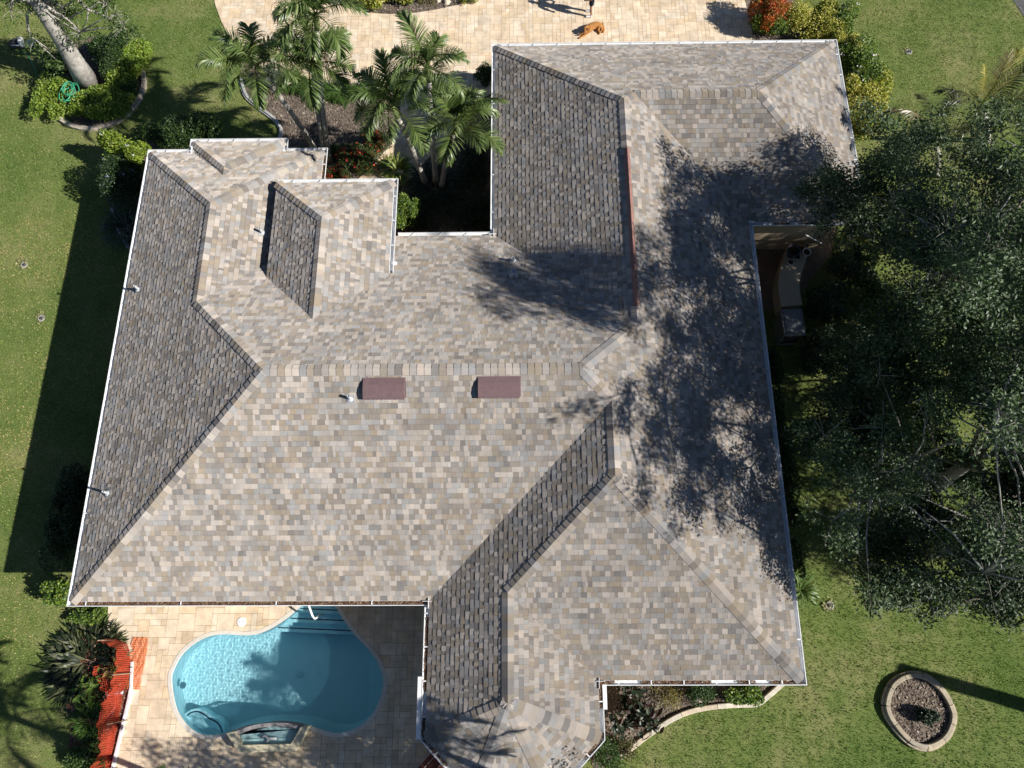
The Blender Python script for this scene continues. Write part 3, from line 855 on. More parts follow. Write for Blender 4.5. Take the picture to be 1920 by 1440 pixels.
# ------------------------------------------------------------------ edgings
def edging(line, w, h, label, cat, blk=.9, cols=((.42, .36, .28), (.47, .41, .33), (.38, .33, .27)), tiers=1, closed=False, name='garden_edging', group=None):
    L = [0.0]
    for i in range(1, len(line)): L.append(L[-1] + math.hypot(line[i][0] - line[i - 1][0], line[i][1] - line[i - 1][1]))
    c = line[len(line) // 2] if not closed else (sum(p[0] for p in line) / len(line), sum(p[1] for p in line) / len(line))
    t = empty(name, (c[0], c[1], 0), label, cat, group)
    def pos(s):
        s = min(max(s, 0), L[-1])
        for i in range(1, len(L)):
            if s <= L[i] + 1e-9:
                f = (s - L[i - 1]) / max(L[i] - L[i - 1], 1e-9)
                return (line[i - 1][0] + f * (line[i][0] - line[i - 1][0]), line[i - 1][1] + f * (line[i][1] - line[i - 1][1]))
        return line[-1]
    n = max(1, round(L[-1] / blk)); st = L[-1] / n
    for k in range(n):
        pts = [pos(k * st + .008 + (st - .016) * j / 5) for j in range(6)]
        wob = R.uniform(-.008, .008)
        for ti in range(tiers):
            ww, hh = (w, h) if ti == 0 else (w * .5, h * .6)
            off = wob if ti == 0 else -w * .75
            a, d = offset_line(pts, off + ww / 2), offset_line(pts, off - ww / 2)
            b = MB(); m = len(pts); ch = min(.015, ww * .15)
            ai, di = offset_line(pts, off + ww / 2 - ch), offset_line(pts, off - ww / 2 + ch)
            vs = [(p[0] - c[0], p[1] - c[1], 0) for p in a] + [(p[0] - c[0], p[1] - c[1], hh - ch) for p in a] + [(p[0] - c[0], p[1] - c[1], hh) for p in ai] + \
                 [(p[0] - c[0], p[1] - c[1], hh) for p in di] + [(p[0] - c[0], p[1] - c[1], hh - ch) for p in d] + [(p[0] - c[0], p[1] - c[1], 0) for p in d]
            fs = [(r * m + i, r * m + i + 1, (r + 1) * m + i + 1, (r + 1) * m + i) for r in range(5) for i in range(m - 1)]
            fs += [tuple(r * m for r in range(6)), tuple(r * m + m - 1 for r in range(5, -1, -1))]
            b.add(vs, fs, vary(R.choice(cols), .1)); b.build('edging_block', M['edging'], t)
    return t
edging(smooth_line([at2(*p) for p in ((110, 222), (140, 239), (174, 243), (206, 236), (239, 218), (261, 191), (272, 160), (267, 132))], 6), .17, .14, 'curved pale concrete edging at the front of the leaning tree\'s bed', 'edging', 1.1)
edging(smooth_line([at2(*p) for p in ((453, 148), (462, 180), (488, 204), (515, 224), (529, 246), (522, 274))], 6), .10, .12, 'narrow S-shaped grey edging between lawn and palm bed', 'edging', 1.4, ((.40, .40, .40), (.46, .46, .45)), tiers=2)
edging(smooth_line([at2(*p) for p in ((1162, 1420), (1210, 1381), (1262, 1346), (1310, 1329), (1370, 1322), (1415, 1320), (1440, 1303), (1466, 1280))], 6), .14, .13, 'wavy cream edging below the south wall shrubs', 'edging', 1.0, ((.58, .50, .38), (.52, .44, .34), (.60, .54, .44)))
edging(smooth_line([at2(*p) for p in ((212, 392), (220, 428), (244, 468))], 6), .1, .1, 'short grey edging in the shade along the west wall', 'edging', 1.2, ((.3, .3, .3),))
edging(smooth_line([at2(*p) for p in ((1834, 1010), (1864, 1027), (1925, 1053), (1990, 1080))], 5), .15, .14, 'grey edging at the far right bed below the dark tree', 'edging', 1.2, ((.36, .35, .33), (.42, .41, .39)))
edging([at2(*p) for p in ((250, 1240), (248, 1292), (240, 1327), (231, 1364), (222, 1402), (213, 1440), (203, 1485))], .09, .10, 'straight white kerb strip along the left edge of the pool deck', 'kerb strip', 1.5, ((.7, .7, .72),), name='kerb_strip')
# oval planter ring of two-tier blocks on the south lawn
rp = [at2(*p) for p in ((1697, 1268), (1728, 1269), (1757, 1290), (1779, 1326), (1782, 1350), (1769, 1380), (1740, 1398), (1712, 1394), (1686, 1372), (1664, 1340), (1660, 1315), (1672, 1284))]
rl = smooth_line(rp, 6, True)
if area(rl) < 0: rl = rl[::-1]
ring = edging(rl + rl[:1], .13, .2, 'oval ring of stepped tan concrete blocks holding soil on the south lawn', 'planter', .55, ((.40, .34, .25), (.44, .38, .28), (.38, .33, .25)), tiers=2, closed=True, name='planter_ring')
rc = (sum(p[0] for p in rl) / len(rl), sum(p[1] for p in rl) / len(rl))
b = MB(); b.face([(p[0] - rc[0], p[1] - rc[1], .06) for p in rl]); b.build('soil', M['mulch'], ring)
o = chips(rl, 500, .06, BR, 'soil_chips'); o.parent = ring; o.location = (-rc[0], -rc[1], 0); o['kind'] = 'stuff'

# ------------------------------------------------------------------ swimming pool
ZW = -.10
pc0 = (sum(p[0] for p in POOL) / len(POOL), sum(p[1] for p in POOL) / len(POOL))
pool = empty('swimming_pool', (pc0[0], pc0[1], 0), 'kidney shaped swimming pool with turquoise water and white coping', 'swimming pool')
def L2(p): return (p[0] - pc0[0], p[1] - pc0[1])
PL_ = [L2(p) for p in POOL]
pd = lambda px, py: L2(at2(px, py))
yA = pd(600, 1150)[1]; yB_ = pd(600, 1169)[1]; yC = pd(600, 1188)[1]
slope = (pd(650, 1146)[1] - pd(560, 1142)[1]) / (pd(650, 1146)[0] - pd(560, 1142)[0])
def stepclip(poly, y0):                                      # the part north of a step edge
    x0 = pd(600, 1150)[0]
    return clip_half(poly, slope, -1, slope * x0 - y0)
def zfloor(x, y):
    f = min(max((x + 2.6) / 5.0, 0), 1)
    return -1.15 - .45 * f
b = MB()
# floor as a clipped grid, walls with a rounded foot
x0, x1 = min(p[0] for p in PL_), max(p[0] for p in PL_); y0, y1 = min(p[1] for p in PL_), max(p[1] for p in PL_)
g = .3
for i in range(int((x1 - x0) / g) + 1):
    for j in range(int((y1 - y0) / g) + 1):
        pc = clip_rect(PL_, x0 + i * g, x0 + (i + 1) * g, y0 + j * g, y0 + (j + 1) * g)
        if pc: b.face([(x, y, zfloor(x, y)) for x, y in pc])
m = len(PL_)
ins = inset(PL_, .14)
for i in range(m):
    a, c, a2, c2 = PL_[i], PL_[(i + 1) % m], ins[i], ins[(i + 1) % m]
    za, zc = zfloor(*a), zfloor(*c)
    b.face([(a[0], a[1], -.0), (c[0], c[1], -.0), (c[0], c[1], zc + .14), (a[0], a[1], za + .14)])
    b.face([(a[0], a[1], za + .14), (c[0], c[1], zc + .14), (c2[0], c2[1], zc + .004), (a2[0], a2[1], za + .004)])
basin = b.build('basin', M['plaster'], pool)
for yy, zt in ((yA, -.36), (yB_, -.62), (yC, -.88)):
    poly = stepclip(PL_, yy)
    if len(poly) > 2:
        b = MB(); b.prism(poly, -1.3, zt); st_ = b.build('step', M['plaster'], pool)
        # a strip of dark trim tile just behind the nosing
        xs_ = [p[0] for p in clip_half(clip_half(poly, -slope, 1, -slope * pd(600, 1150)[0] + yy + .16), slope, -1, slope * pd(600, 1150)[0] - yy - .1)]
        if xs_:
            xa, xb = min(xs_) + .03, max(xs_) - .03; xm = pd(600, 1150)[0]
            b = MB(); b.add([(xa, yy + .10 + slope * (xa - xm), zt + .004), (xb, yy + .10 + slope * (xb - xm), zt + .004), (xb, yy + .135 + slope * (xb - xm), zt + .004), (xa, yy + .135 + slope * (xa - xm), zt + .004)], [(0, 1, 2, 3)])
            b.build('trim_tile', M['tile'], st_)
# corner bench in the south-west
be = smooth_line([pd(*p) for p in ((335, 1342), (346, 1334), (360, 1331), (374, 1336), (386, 1345), (398, 1351), (408, 1362), (413, 1378))], 4)
bench = be + [pd(395, 1383), pd(375, 1382), pd(352, 1366), pd(336, 1350)]
b = MB(); b.prism(bench, -1.3, -.5); bn = b.build('bench', M['plaster'], pool)
i1, i2 = offset_line(be, -.06), offset_line(be, -.10)
b = MB()
for k in range(1, len(be) - 2): b.add([(*i1[k], -.496), (*i1[k + 1], -.496), (*i2[k + 1], -.496), (*i2[k], -.496)], [(0, 1, 2, 3)])
b.build('trim_tile', M['tile'], bn)
# coping
co_o = inset(PL_, -.075); co_i = inset(PL_, .035)
b = MB()
for i in range(m):
    k = (i + 1) % m
    o1, o2, i1_, i2_ = co_o[i], co_o[k], co_i[i], co_i[k]
    b.add([(*o1, .018), (*o2, .018), (*o2, .036), (*o1, .036), (*i1_, .042), (*i2_, .042), (*i2_, -.02), (*i1_, -.02)], [(0, 1, 2, 3), (3, 2, 5, 4), (4, 5, 6, 7)])
b.build('coping', M['coping'], pool)
# water surface with wind ripples
WAVES = [(R.uniform(16, 75), R.gauss(2.6, 1.0), R.uniform(0, 6.28)) for _ in range(36)]
g = .02
nx, ny = int((x1 - x0) / g) + 2, int((y1 - y0) / g) + 2
X, Y = np.meshgrid(x0 - .03 + np.arange(nx) * g, y0 - .03 + np.arange(ny) * g, indexing='ij')
Z = np.full(X.shape, ZW)
for k, a, p in WAVES: Z = Z + .0025 / k * np.sin(k * (X * math.cos(a) + Y * math.sin(a)) + p)
Vw = np.stack([X, Y, Z], 2).reshape(-1, 3)
cx = np.stack([X[:-1, :-1] + g / 2, Y[:-1, :-1] + g / 2], 2).reshape(-1, 2)
ok = inside(cx, inset(PL_, -.03))
I, J = np.meshgrid(np.arange(nx - 1), np.arange(ny - 1), indexing='ij')
q0 = (I * ny + J).ravel()
Fw = np.stack([q0, q0 + ny, q0 + ny + 1, q0 + 1], 1)[ok]
wat = np_mesh('water', Vw, Fw, np.ones((len(Fw), 3)), M['water'], pool)
wat.data.polygons.foreach_set('use_smooth', [True] * len(Fw))
wat.cycles.is_caustics_caster = True
for o in pool.children_recursive:
    if o is not wat: o.cycles.is_caustics_receiver = True
# fittings
p = pd(332, 1286)
b = MB(); b.lathe((p[0] + .05, p[1], -.35), [(.10, 0), (.10, .012), (.085, .014)], 14); b.build('return_fitting', M['plaster'], pool)
p = pd(541, 1268)
b = MB(); b.lathe((p[0], p[1], zfloor(*p) + .004), [(.11, 0), (.11, .006), (.09, .01)], 16); b.build('main_drain', M['plaster'], pool)
p = at(453, 1166, .028)
sk = empty('skimmer_lid', p, 'round white lid with two finger holes set in the pool deck', 'skimmer lid')
b = MB(); b.lathe((0, 0, 0), [(.14, -.01), (.14, .012), (.125, .02)], 22); b.build('lid', M['white'], sk)
for sx in (-.055, .055):
    b = MB(); b.lathe((sx, 0, .0195), [(.013, 0), (.013, .002)], 8); b.build('finger_hole', M['dark'], sk)
# handrail
h0, h1 = at(586, 1109, 0), at(589, 1160, .5)
hr = empty('handrail', h0, 'white handrail bending over the pool steps under the eave', 'handrail')
dx, dy = h1.x - h0.x, h1.y - h0.y
b = MB(); b.tube([(0, 0, 0), (0, 0, .6), (dx * .04, dy * .08, .78), (dx * .16, dy * .2, .85), (dx * .6, dy * .6, .78), (dx * .9, dy * .9, .62), (dx, dy, .48), (dx * 1.0, dy * .98, .3), (dx * .98, dy * .86, -.1), (dx * .97, dy * .82, -.62)], .032, 10)
b.build('rail', M['white'], hr, True)
b = MB(); b.lathe((0, 0, 0), [(.06, .02), (.06, .035), (.035, .045)], 12); b.build('base_flange', M['lead'], hr)

# raised spa spillway beside the pool
sp = at(502, 1388, 0)
spa = empty('raised_spa', sp, 'small raised trapezoid spa with cream walls and a slate spill edge beside the pool', 'spa')
def ps(px, py, z): v = at(px, py, z); return (v.x - sp.x, v.y - sp.y)
SH = .42
to = [ps(424, 1375, SH), ps(448, 1411, SH), ps(553, 1409, SH), ps(577, 1362, SH)]
ti = [ps(441, 1372, SH), ps(454, 1397, SH), ps(545, 1395, SH), ps(564, 1363, SH)]
for k, (i, j) in enumerate(((0, 1), (1, 2), (2, 3))):
    b = MB(); b.prism([to[i], to[j], ti[j], ti[i]], 0.02, SH - .0006 * k); b.build('wall', M['spawall'], spa)
arc_o = smooth_line([ps(436, 1374, .34), ps(470, 1361, .34), ps(505, 1355.5, .34), ps(540, 1356, .34), ps(568, 1362, .34)], 4)
arc_i = smooth_line([ps(445, 1379, .34), ps(472, 1368, .34), ps(505, 1363, .34), ps(538, 1363, .34), ps(562, 1368, .34)], 4)
for k in range(0, len(arc_o) - 1, 2):
    e = min(k + 2, len(arc_o) - 1)
    b = MB(); b.prism([arc_o[k], arc_o[(k + e) // 2], arc_o[e], arc_i[e], arc_i[(k + e) // 2], arc_i[k]], -.12, .34 + R.uniform(-.004, .004)); b.build('spill_stone', M['slate'], spa)
b = MB(); b.face([(x, y, .19) for x, y in (ti[0], ti[1], ti[2], ti[3], arc_i[-1], arc_i[len(arc_i) // 2], arc_i[0])]); b.build('spa_floor', M['spafloor'], spa)
b = MB(); b.prism([ps(456, 1396, .2), ps(545, 1394, .2), ps(551, 1383, .2), ps(454, 1385, .2)], .191, .235); b.build('spa_seat', M['spafloor'], spa)
b = MB()
gx = [ps(440, 1370, .27)[0] + i * .07 for i in range(30)]
for i in range(29):
    for j in range(14):
        x, y = gx[i], ps(500, 1400, .27)[1] + j * .07
        pc = clip_rect([ti[0], ti[1], ti[2], ti[3], arc_i[-1], arc_i[len(arc_i) // 2], arc_i[0]], x, x + .07, y, y + .07)
        if pc: b.face([(a, c, .27) for a, c in (pc if area(pc) > 0 else pc[::-1])])
sw = b.build('spa_water', M['water'], spa, True)
sw.cycles.is_caustics_caster = True
for o in spa.children:
    if o is not sw: o.cycles.is_caustics_receiver = True
b = MB(); a = Vector((*ps(503, 1383, .27), .28))
b.tube([a + Vector((-.22, .02, .0)), a + Vector((-.06, .06, .04)), a + Vector((.03, -.02, .05)), a + Vector((.25, -.02, .02))], .035, 8)
b.tube([a + Vector((.02, 0, .04)), a + Vector((-.02, -.12, .0))], .04, 8)
cl_ = b.build('pool_cleaner', M['pvc'], None, True); tag(cl_, 'white pipe shaped cleaner head floating in the raised spa', 'pool cleaner')
cl_.location = sp

# ------------------------------------------------------------------ plants
def frame(d):
    """axes across each leaf direction (numpy rows)"""
    up = np.tile(np.array([0., 0., 1.]), (len(d), 1)); up[np.abs(d[:, 2]) > .95] = (1, 0, 0)
    a = np.cross(d, up); a /= np.linalg.norm(a, axis=1)[:, None]
    return a, np.cross(a, d)

def leaves(P, l, w, cols, name, mat, parent, flat=.5, out=None, shade=.25):
    """kite-shaped leaves, folded along the midrib"""
    m = len(P)
    d = rng.normal(size=(m, 3)); d[:, 2] *= (1 - flat)
    if out is not None: d += out * .9
    d /= np.linalg.norm(d, axis=1)[:, None]
    a, n = frame(d)
    roll = rng.normal(0, .6, m)[:, None]
    a, n = a * np.cos(roll) + n * np.sin(roll), n * np.cos(roll) - a * np.sin(roll)
    l = (l * rng.uniform(.65, 1.3, m))[:, None]; w = (w * rng.uniform(.7, 1.25, m))[:, None]
    fold = rng.uniform(.1, .5, m)[:, None]
    b0, tip = P - d * l * .5, P + d * l * .5 - np.array([0, 0, 1]) * l * .12
    s1_, s2_ = P + a * w * .5 + n * w * fold * .5, P - a * w * .5 + n * w * fold * .5
    V = np.stack([b0, s1_, tip, s2_], 1).reshape(-1, 3)
    k = np.arange(m)[:, None] * 4
    F = np.concatenate([k + [0, 1, 2], k + [0, 2, 3]], 1).reshape(-1, 3)
    C = np.array(cols)[rng.integers(0, len(cols), m)] * rng.uniform(1 - shade, 1 + shade, (m, 1))
    return np_mesh(name, V, F, np.repeat(C, 2, 0), mat, parent)

G_DARK = [(.028, .055, .018), (.036, .07, .022), (.045, .08, .026), (.025, .045, .02)]
G_MID = [(.05, .10, .022), (.065, .12, .028), (.04, .085, .02), (.08, .13, .035)]
G_BRIGHT = [(.17, .26, .028), (.215, .305, .04), (.115, .195, .022), (.27, .34, .065)]
G_YEL = [(.42, .40, .07), (.52, .48, .11), (.32, .34, .05), (.16, .20, .03), (.60, .54, .18)]
G_LIME = [(.22, .285, .032), (.285, .33, .045), (.155, .225, .028)]
G_RED = [(.05, .09, .02), (.07, .11, .025), (.10, .10, .03)]
def shrub(px, py, rx, ry, h, label, cols, size=(.07, .04), dens=1500, z0=0.0, group=None, flowers=None, name='shrub', rot=0.0, lumps=7, mat='leaf', at_h=None, cat='shrub'):
    """A leafy mound: leaves in lobes around a few twiggy stems; px,py is where its middle is seen."""
    c = at(px, py, h * .55 if at_h is None else at_h)
    t = empty(name, (c.x, c.y, z0), label, cat, group, rot)
    lob = [(R.uniform(-.68, .68) * rx, R.uniform(-.68, .68) * ry, R.uniform(.3, .75) * h, R.uniform(.26, .52)) for _ in range(lumps * 2)] + [(0, 0, h * .42, .68)]
    n = int(dens * (rx * ry * 3.1 + (rx + ry) * h * 1.6))
    P = []; O = []
    per = n // len(lob)
    for lx, ly, lz, lr in lob:
        d = rng.normal(size=(per, 3)); d[:, 2] = np.abs(d[:, 2]) * 1.1 - .35 * rng.random(per); d /= np.linalg.norm(d, axis=1)[:, None]
        r = (1 - .35 * rng.random(per) ** 2 + .22 * rng.random(per) ** 4)[:, None]
        p = d * r * np.array([rx * lr, ry * lr, h * lr * .85]) + np.array([lx, ly, lz])
        P.append(p); O.append(d)
    P = np.concatenate(P); O = np.concatenate(O)
    k = P[:, 2] > .02
    P, O = P[k], O[k]
    leaves(P, size[0], size[1], cols, 'foliage', M[mat], t, .45, O)
    b = MB()
    for _ in range(6):
        lx, ly, lz, lr = R.choice(lob)
        b.tube([(lx * .15, ly * .15, -z0 if z0 else 0), (lx * .6, ly * .6, lz * .5), (lx, ly, lz)], [.022, .016, .008], 5, (.16, .12, .085))
    b.build('stem', M['twig'], t)
    if flowers:
        fc, fn, fs = flowers
        idx = np.where(O[:, 2] > .25)[0]
        if len(idx):
            pk = P[rng.choice(idx, min(fn, len(idx)), replace=False)] + np.array([0, 0, .03])
            pts = np.repeat(pk, 7, 0) + rng.normal(0, fs * .55, (len(pk) * 7, 3)) * np.array([1, 1, .5])
            leaves(pts, fs * .9, fs * .7, fc, 'blossom', M['petal'], t, .7)
    return t

def grassy(px, py, r, n, l, label, cols, name='strap_leaf_plant', group=None, h0=.0, w=.022, cat='plant', ry=None, arch=1.0, mat='leaf', at_h=0.0):
    """Clump of arching strap leaves."""
    c = at(px, py, at_h)
    t = empty(name, (c.x, c.y, 0), label, cat, group)
    ry = ry or r
    V, F, C = [], [], []
    a = rng.uniform(0, 6.28, n); rr = np.sqrt(rng.random(n))
    bx, by = np.cos(a) * rr * r * .6, np.sin(a) * rr * ry * .6
    az = a + rng.normal(0, .5, n); L = l * rng.uniform(.6, 1.15, n); el = rng.uniform(.5, 1.35, n)
    prev = np.stack([bx, by, np.full(n, h0)], 1)
    side = np.stack([-np.sin(az), np.cos(az), np.zeros(n)], 1) * (w * rng.uniform(.7, 1.2, n))[:, None]
    rows = [prev]; e = el.copy()
    for s in range(4):
        prev = prev + np.stack([np.cos(az) * np.cos(e), np.sin(az) * np.cos(e), np.sin(e)], 1) * (L / 4)[:, None]
        rows.append(prev); e = e - .5 * arch
    wd = [.6, 1, .9, .6, .05]
    V = np.concatenate([np.stack([q - side * k, q + side * k], 1) for q, k in zip(rows, wd)], 1).reshape(-1, 3)   # n x 10
    base = np.arange(n)[:, None] * 10
    F = np.concatenate([base + [2 * i, 2 * i + 1, 2 * i + 3, 2 * i + 2] for i in range(4)], 1).reshape(-1, 4)
    C = np.array(cols)[rng.integers(0, len(cols), n)] * rng.uniform(.75, 1.25, (n, 1))
    np_mesh('foliage', V, F, np.repeat(C, 4, 0), M[mat], t)
    return t

# ---- palms: one frond mesh per size and shape, shared between copies
def frond_mesh(name, L, nleaf, leaf, droop, cols, wid=.03, stiff=.0, vee=.5):
    V, F, C = [], [], []
    pts = []
    p = np.array([0., 0., 0.]); e = 1.0
    step = L / 14
    for i in range(15):
        pts.append(p.copy()); p = p + np.array([math.cos(e), 0, math.sin(e)]) * step; e -= droop / 14 * (.5 + i / 10)
    def quadstrip(rows, col):
        i0 = len(V)
        for a_, b_ in rows: V.append(a_); V.append(b_)
        for i in range(len(rows) - 1): F.append((i0 + 2 * i, i0 + 2 * i + 1, i0 + 2 * i + 3, i0 + 2 * i + 2)); C.append(col)
    for ax in (np.array([0, 1., 0]), np.array([.25, 0, 1.])):
        quadstrip([(pts[i] - ax * (.026 * (1 - i / 16)), pts[i] + ax * (.026 * (1 - i / 16))) for i in range(15)], (.16, .19, .05))
    for k in range(nleaf):
        s = .16 + .84 * (k + .5) / nleaf
        x = s * 14; i = min(int(x), 13); f = x - i
        c = pts[i] * (1 - f) + pts[i + 1] * f
        tdir = pts[i + 1] - pts[i]; tdir /= np.linalg.norm(tdir)
        nrm = np.array([-tdir[2], 0, tdir[0]])
        for sd in (-1, 1):
            ll = leaf * (math.sin(math.pi * (s * .8 + .12)) ** .6) * R.uniform(.85, 1.12)
            fw = .35 + .75 * s + R.uniform(-.1, .1)
            d = tdir * math.sin(fw) + np.array([0, sd, 0]) * math.cos(fw) + nrm * (vee + R.uniform(-.25, .25))
            d /= np.linalg.norm(d)
            sx = np.cross(d, nrm); sx /= np.linalg.norm(sx)
            sx = sx * .75 + nrm * .66 * sd * R.uniform(.4, 1)
            q1 = c + d * ll * .4; d2 = d + np.array([0, 0, -.55 - stiff]); d2 /= np.linalg.norm(d2)
            q2 = q1 + d2 * ll * .35; d3 = d2 + np.array([0, 0, -.7 - stiff]); d3 /= np.linalg.norm(d3)
            q3 = q2 + d3 * ll * .28
            col = np.array(R.choice(cols)) * R.uniform(.8, 1.2)
            quadstrip([(c - sx * wid * .35, c + sx * wid * .35), (q1 - sx * wid * .5, q1 + sx * wid * .5), (q2 - sx * wid * .38, q2 + sx * wid * .38), (q3 - sx * .003, q3 + sx * .003)], tuple(col))
    o = np_mesh(name, np.array(V), np.array(F), np.array(C), M['palm'])
    me = o.data; bpy.data.objects.remove(o)
    return me
PCOL = [(.095, .15, .038), (.12, .18, .05), (.17, .225, .07), (.07, .115, .035), (.22, .265, .11)]
FR = [frond_mesh('frond', L, 54, .56, dr, PCOL, .040) for L, dr in ((1.85, 1.5), (1.7, 2.0), (1.9, 1.9), (1.6, 2.5), (1.75, 1.2))]
FR_Y = [frond_mesh('frond', 2.3, 52, .55, dr, c, .03, -.2, .1) for dr, c in ((.35, [(.42, .36, .10), (.5, .42, .16), (.36, .33, .08)]), (.5, [(.55, .46, .36), (.62, .52, .42), (.44, .36, .2)]), (1.5, [(.05, .07, .025), (.09, .09, .04)]), (1.9, [(.14, .10, .05), (.09, .075, .035)]))]
def palm(base_px, top_px, h, label, nf, size=1.0, rad=(.10, .075), name='palm_tree', group=None, bend=.25, seed=0, spread=(-.15, 1.15), base_xy=None, top_xy=None, fronds=None):
    rr = random.Random(seed)
    B = at(*base_px, 0) if base_xy is None else Vector((*base_xy, 0))
    Tp = at(*top_px, h) if top_xy is None else Vector((*top_xy, h))
    t = empty(name, B, label, 'palm tree', group)
    D = Tp - B
    pts = []; rads = []
    for i in range(11):
        f = i / 10
        g_ = f + bend * f * (1 - f) * -1
        pts.append((D.x * g_ , D.y * g_, D.z * f)); rads.append(rad[0] * (1.35 if i == 0 else 1) * (1 - f) + rad[1] * f)
    b = MB(); b.tube(pts, rads, 10, (.40, .37, .33))
    # leaf scar rings
    for i in range(1, 26):
        f = i / 26 * .92; g_ = f - bend * f * (1 - f)
        c = Vector((D.x * g_, D.y * g_, D.z * f)); r_ = rad[0] * (1 - f) + rad[1] * f
        b.lathe(tuple(c), [(r_ * .98, -.012), (r_ * 1.07, 0), (r_ * .98, .012)], 10, (.30, .28, .25))
    b.build('trunk', M['bark'], t, True)
    b = MB(); c = Vector(pts[-1]); dn = (Vector(pts[-1]) - Vector(pts[-3])).normalized()
    b.tube([c - dn * .1, c + dn * .25, c + dn * .5], [rad[1] * 1.1, rad[1] * 1.25, .03], 9, (.16, .20, .07)); b.build('crownshaft', M['twig'], t, True)
    c = c + dn * .4
    k0 = rr.uniform(0, 6.28)
    for i in range(nf):
        if fronds: az, tilt, me, sc = fronds[i]
        else:
            az = k0 + i * 2.399; fq = (i + .5) / nf
            tilt = spread[0] + (spread[1] - spread[0]) * (1 - fq) + rr.uniform(-.12, .12); me = FR[rr.randrange(len(FR))]; sc = size * rr.uniform(.88, 1.1)
        o = bpy.data.objects.new('frond', me); put(o, t)
        o.location = c; o.scale = (sc, sc, sc)
        o.rotation_euler = (rr.uniform(-.25, .25), tilt - .35, az)
    return t
PG = 'slender grey trunked palms by the driveway'
palm((612, 300), (588, 140), 4.1, 'tall palm with the widest crown, beside the driveway edge north of the west wing', 13, 1.02, seed=3, group=PG)
palm((602, 300), (492, 138), 4.6, 'palm leaning furthest left, its crown over the lawn edge', 12, 1.02, seed=5, group=PG, bend=.5)
palm((618, 302), (594, 50), 5.9, 'palm whose crown is cut by the top edge above the widest palm', 12, 1.0, seed=9, group=PG)
palm((798, 345), (744, 216), 4.0, 'left palm of the courtyard trio, arching over red flowers', 12, 1.0, seed=12, group=PG, bend=.35)
palm((818, 345), (804, 148), 5.5, 'tallest palm of the courtyard trio, its crown against the driveway', 11, .88, seed=17, group=PG)
palm((828, 352), (852, 246), 3.35, 'right palm of the courtyard trio, fronds touching the roof gutter', 14, 1.02, seed=21, group=PG)
palm((1850, 265), (1838, 205), 3.2, 'young palm with dry yellow fronds at the top of the dark tree', 9, 1.0, (.11, .08), seed=31,
     fronds=[(1.75, -.35, FR_Y[1], .95), (1.38, -.3, FR_Y[0], .98), (2.3, .15, FR_Y[0], .6), (3.3, .35, FR_Y[2], .8), (4.0, .6, FR_Y[2], .8), (2.85, .5, FR_Y[2], .75), (.6, .3, FR_Y[2], .9), (5.2, .5, FR_Y[2], .9), (.0, .6, FR_Y[2], .85)])
palm((1755, 330), (1752, 262), 2.9, 'small palm half hidden in the dark tree with one brown hanging frond', 6, 1.0, (.09, .07), seed=33,
     fronds=[(2.75, .45, FR_Y[3], .95), (3.6, .4, FR_Y[2], .7), (2.2, .1, FR_Y[2], .7), (1.2, .2, FR_Y[2], .7), (5, .4, FR_Y[2], .7), (0, .4, FR_Y[2], .7)])
# two palms and a round tree just south of the frame; their shadows reach into it
palm(None, None, 6.3, 'palm south of the pool whose crown shades the pool floor', 12, .82, seed=41, base_xy=(3.2, -5.2), top_xy=(3.5, -4.6))
palm(None, None, 5.2, 'palm south of the pool deck shading the south-west lawn', 15, 1.2, seed=43, base_xy=(-7.3, -5.0), top_xy=(-7.2, -4.7))

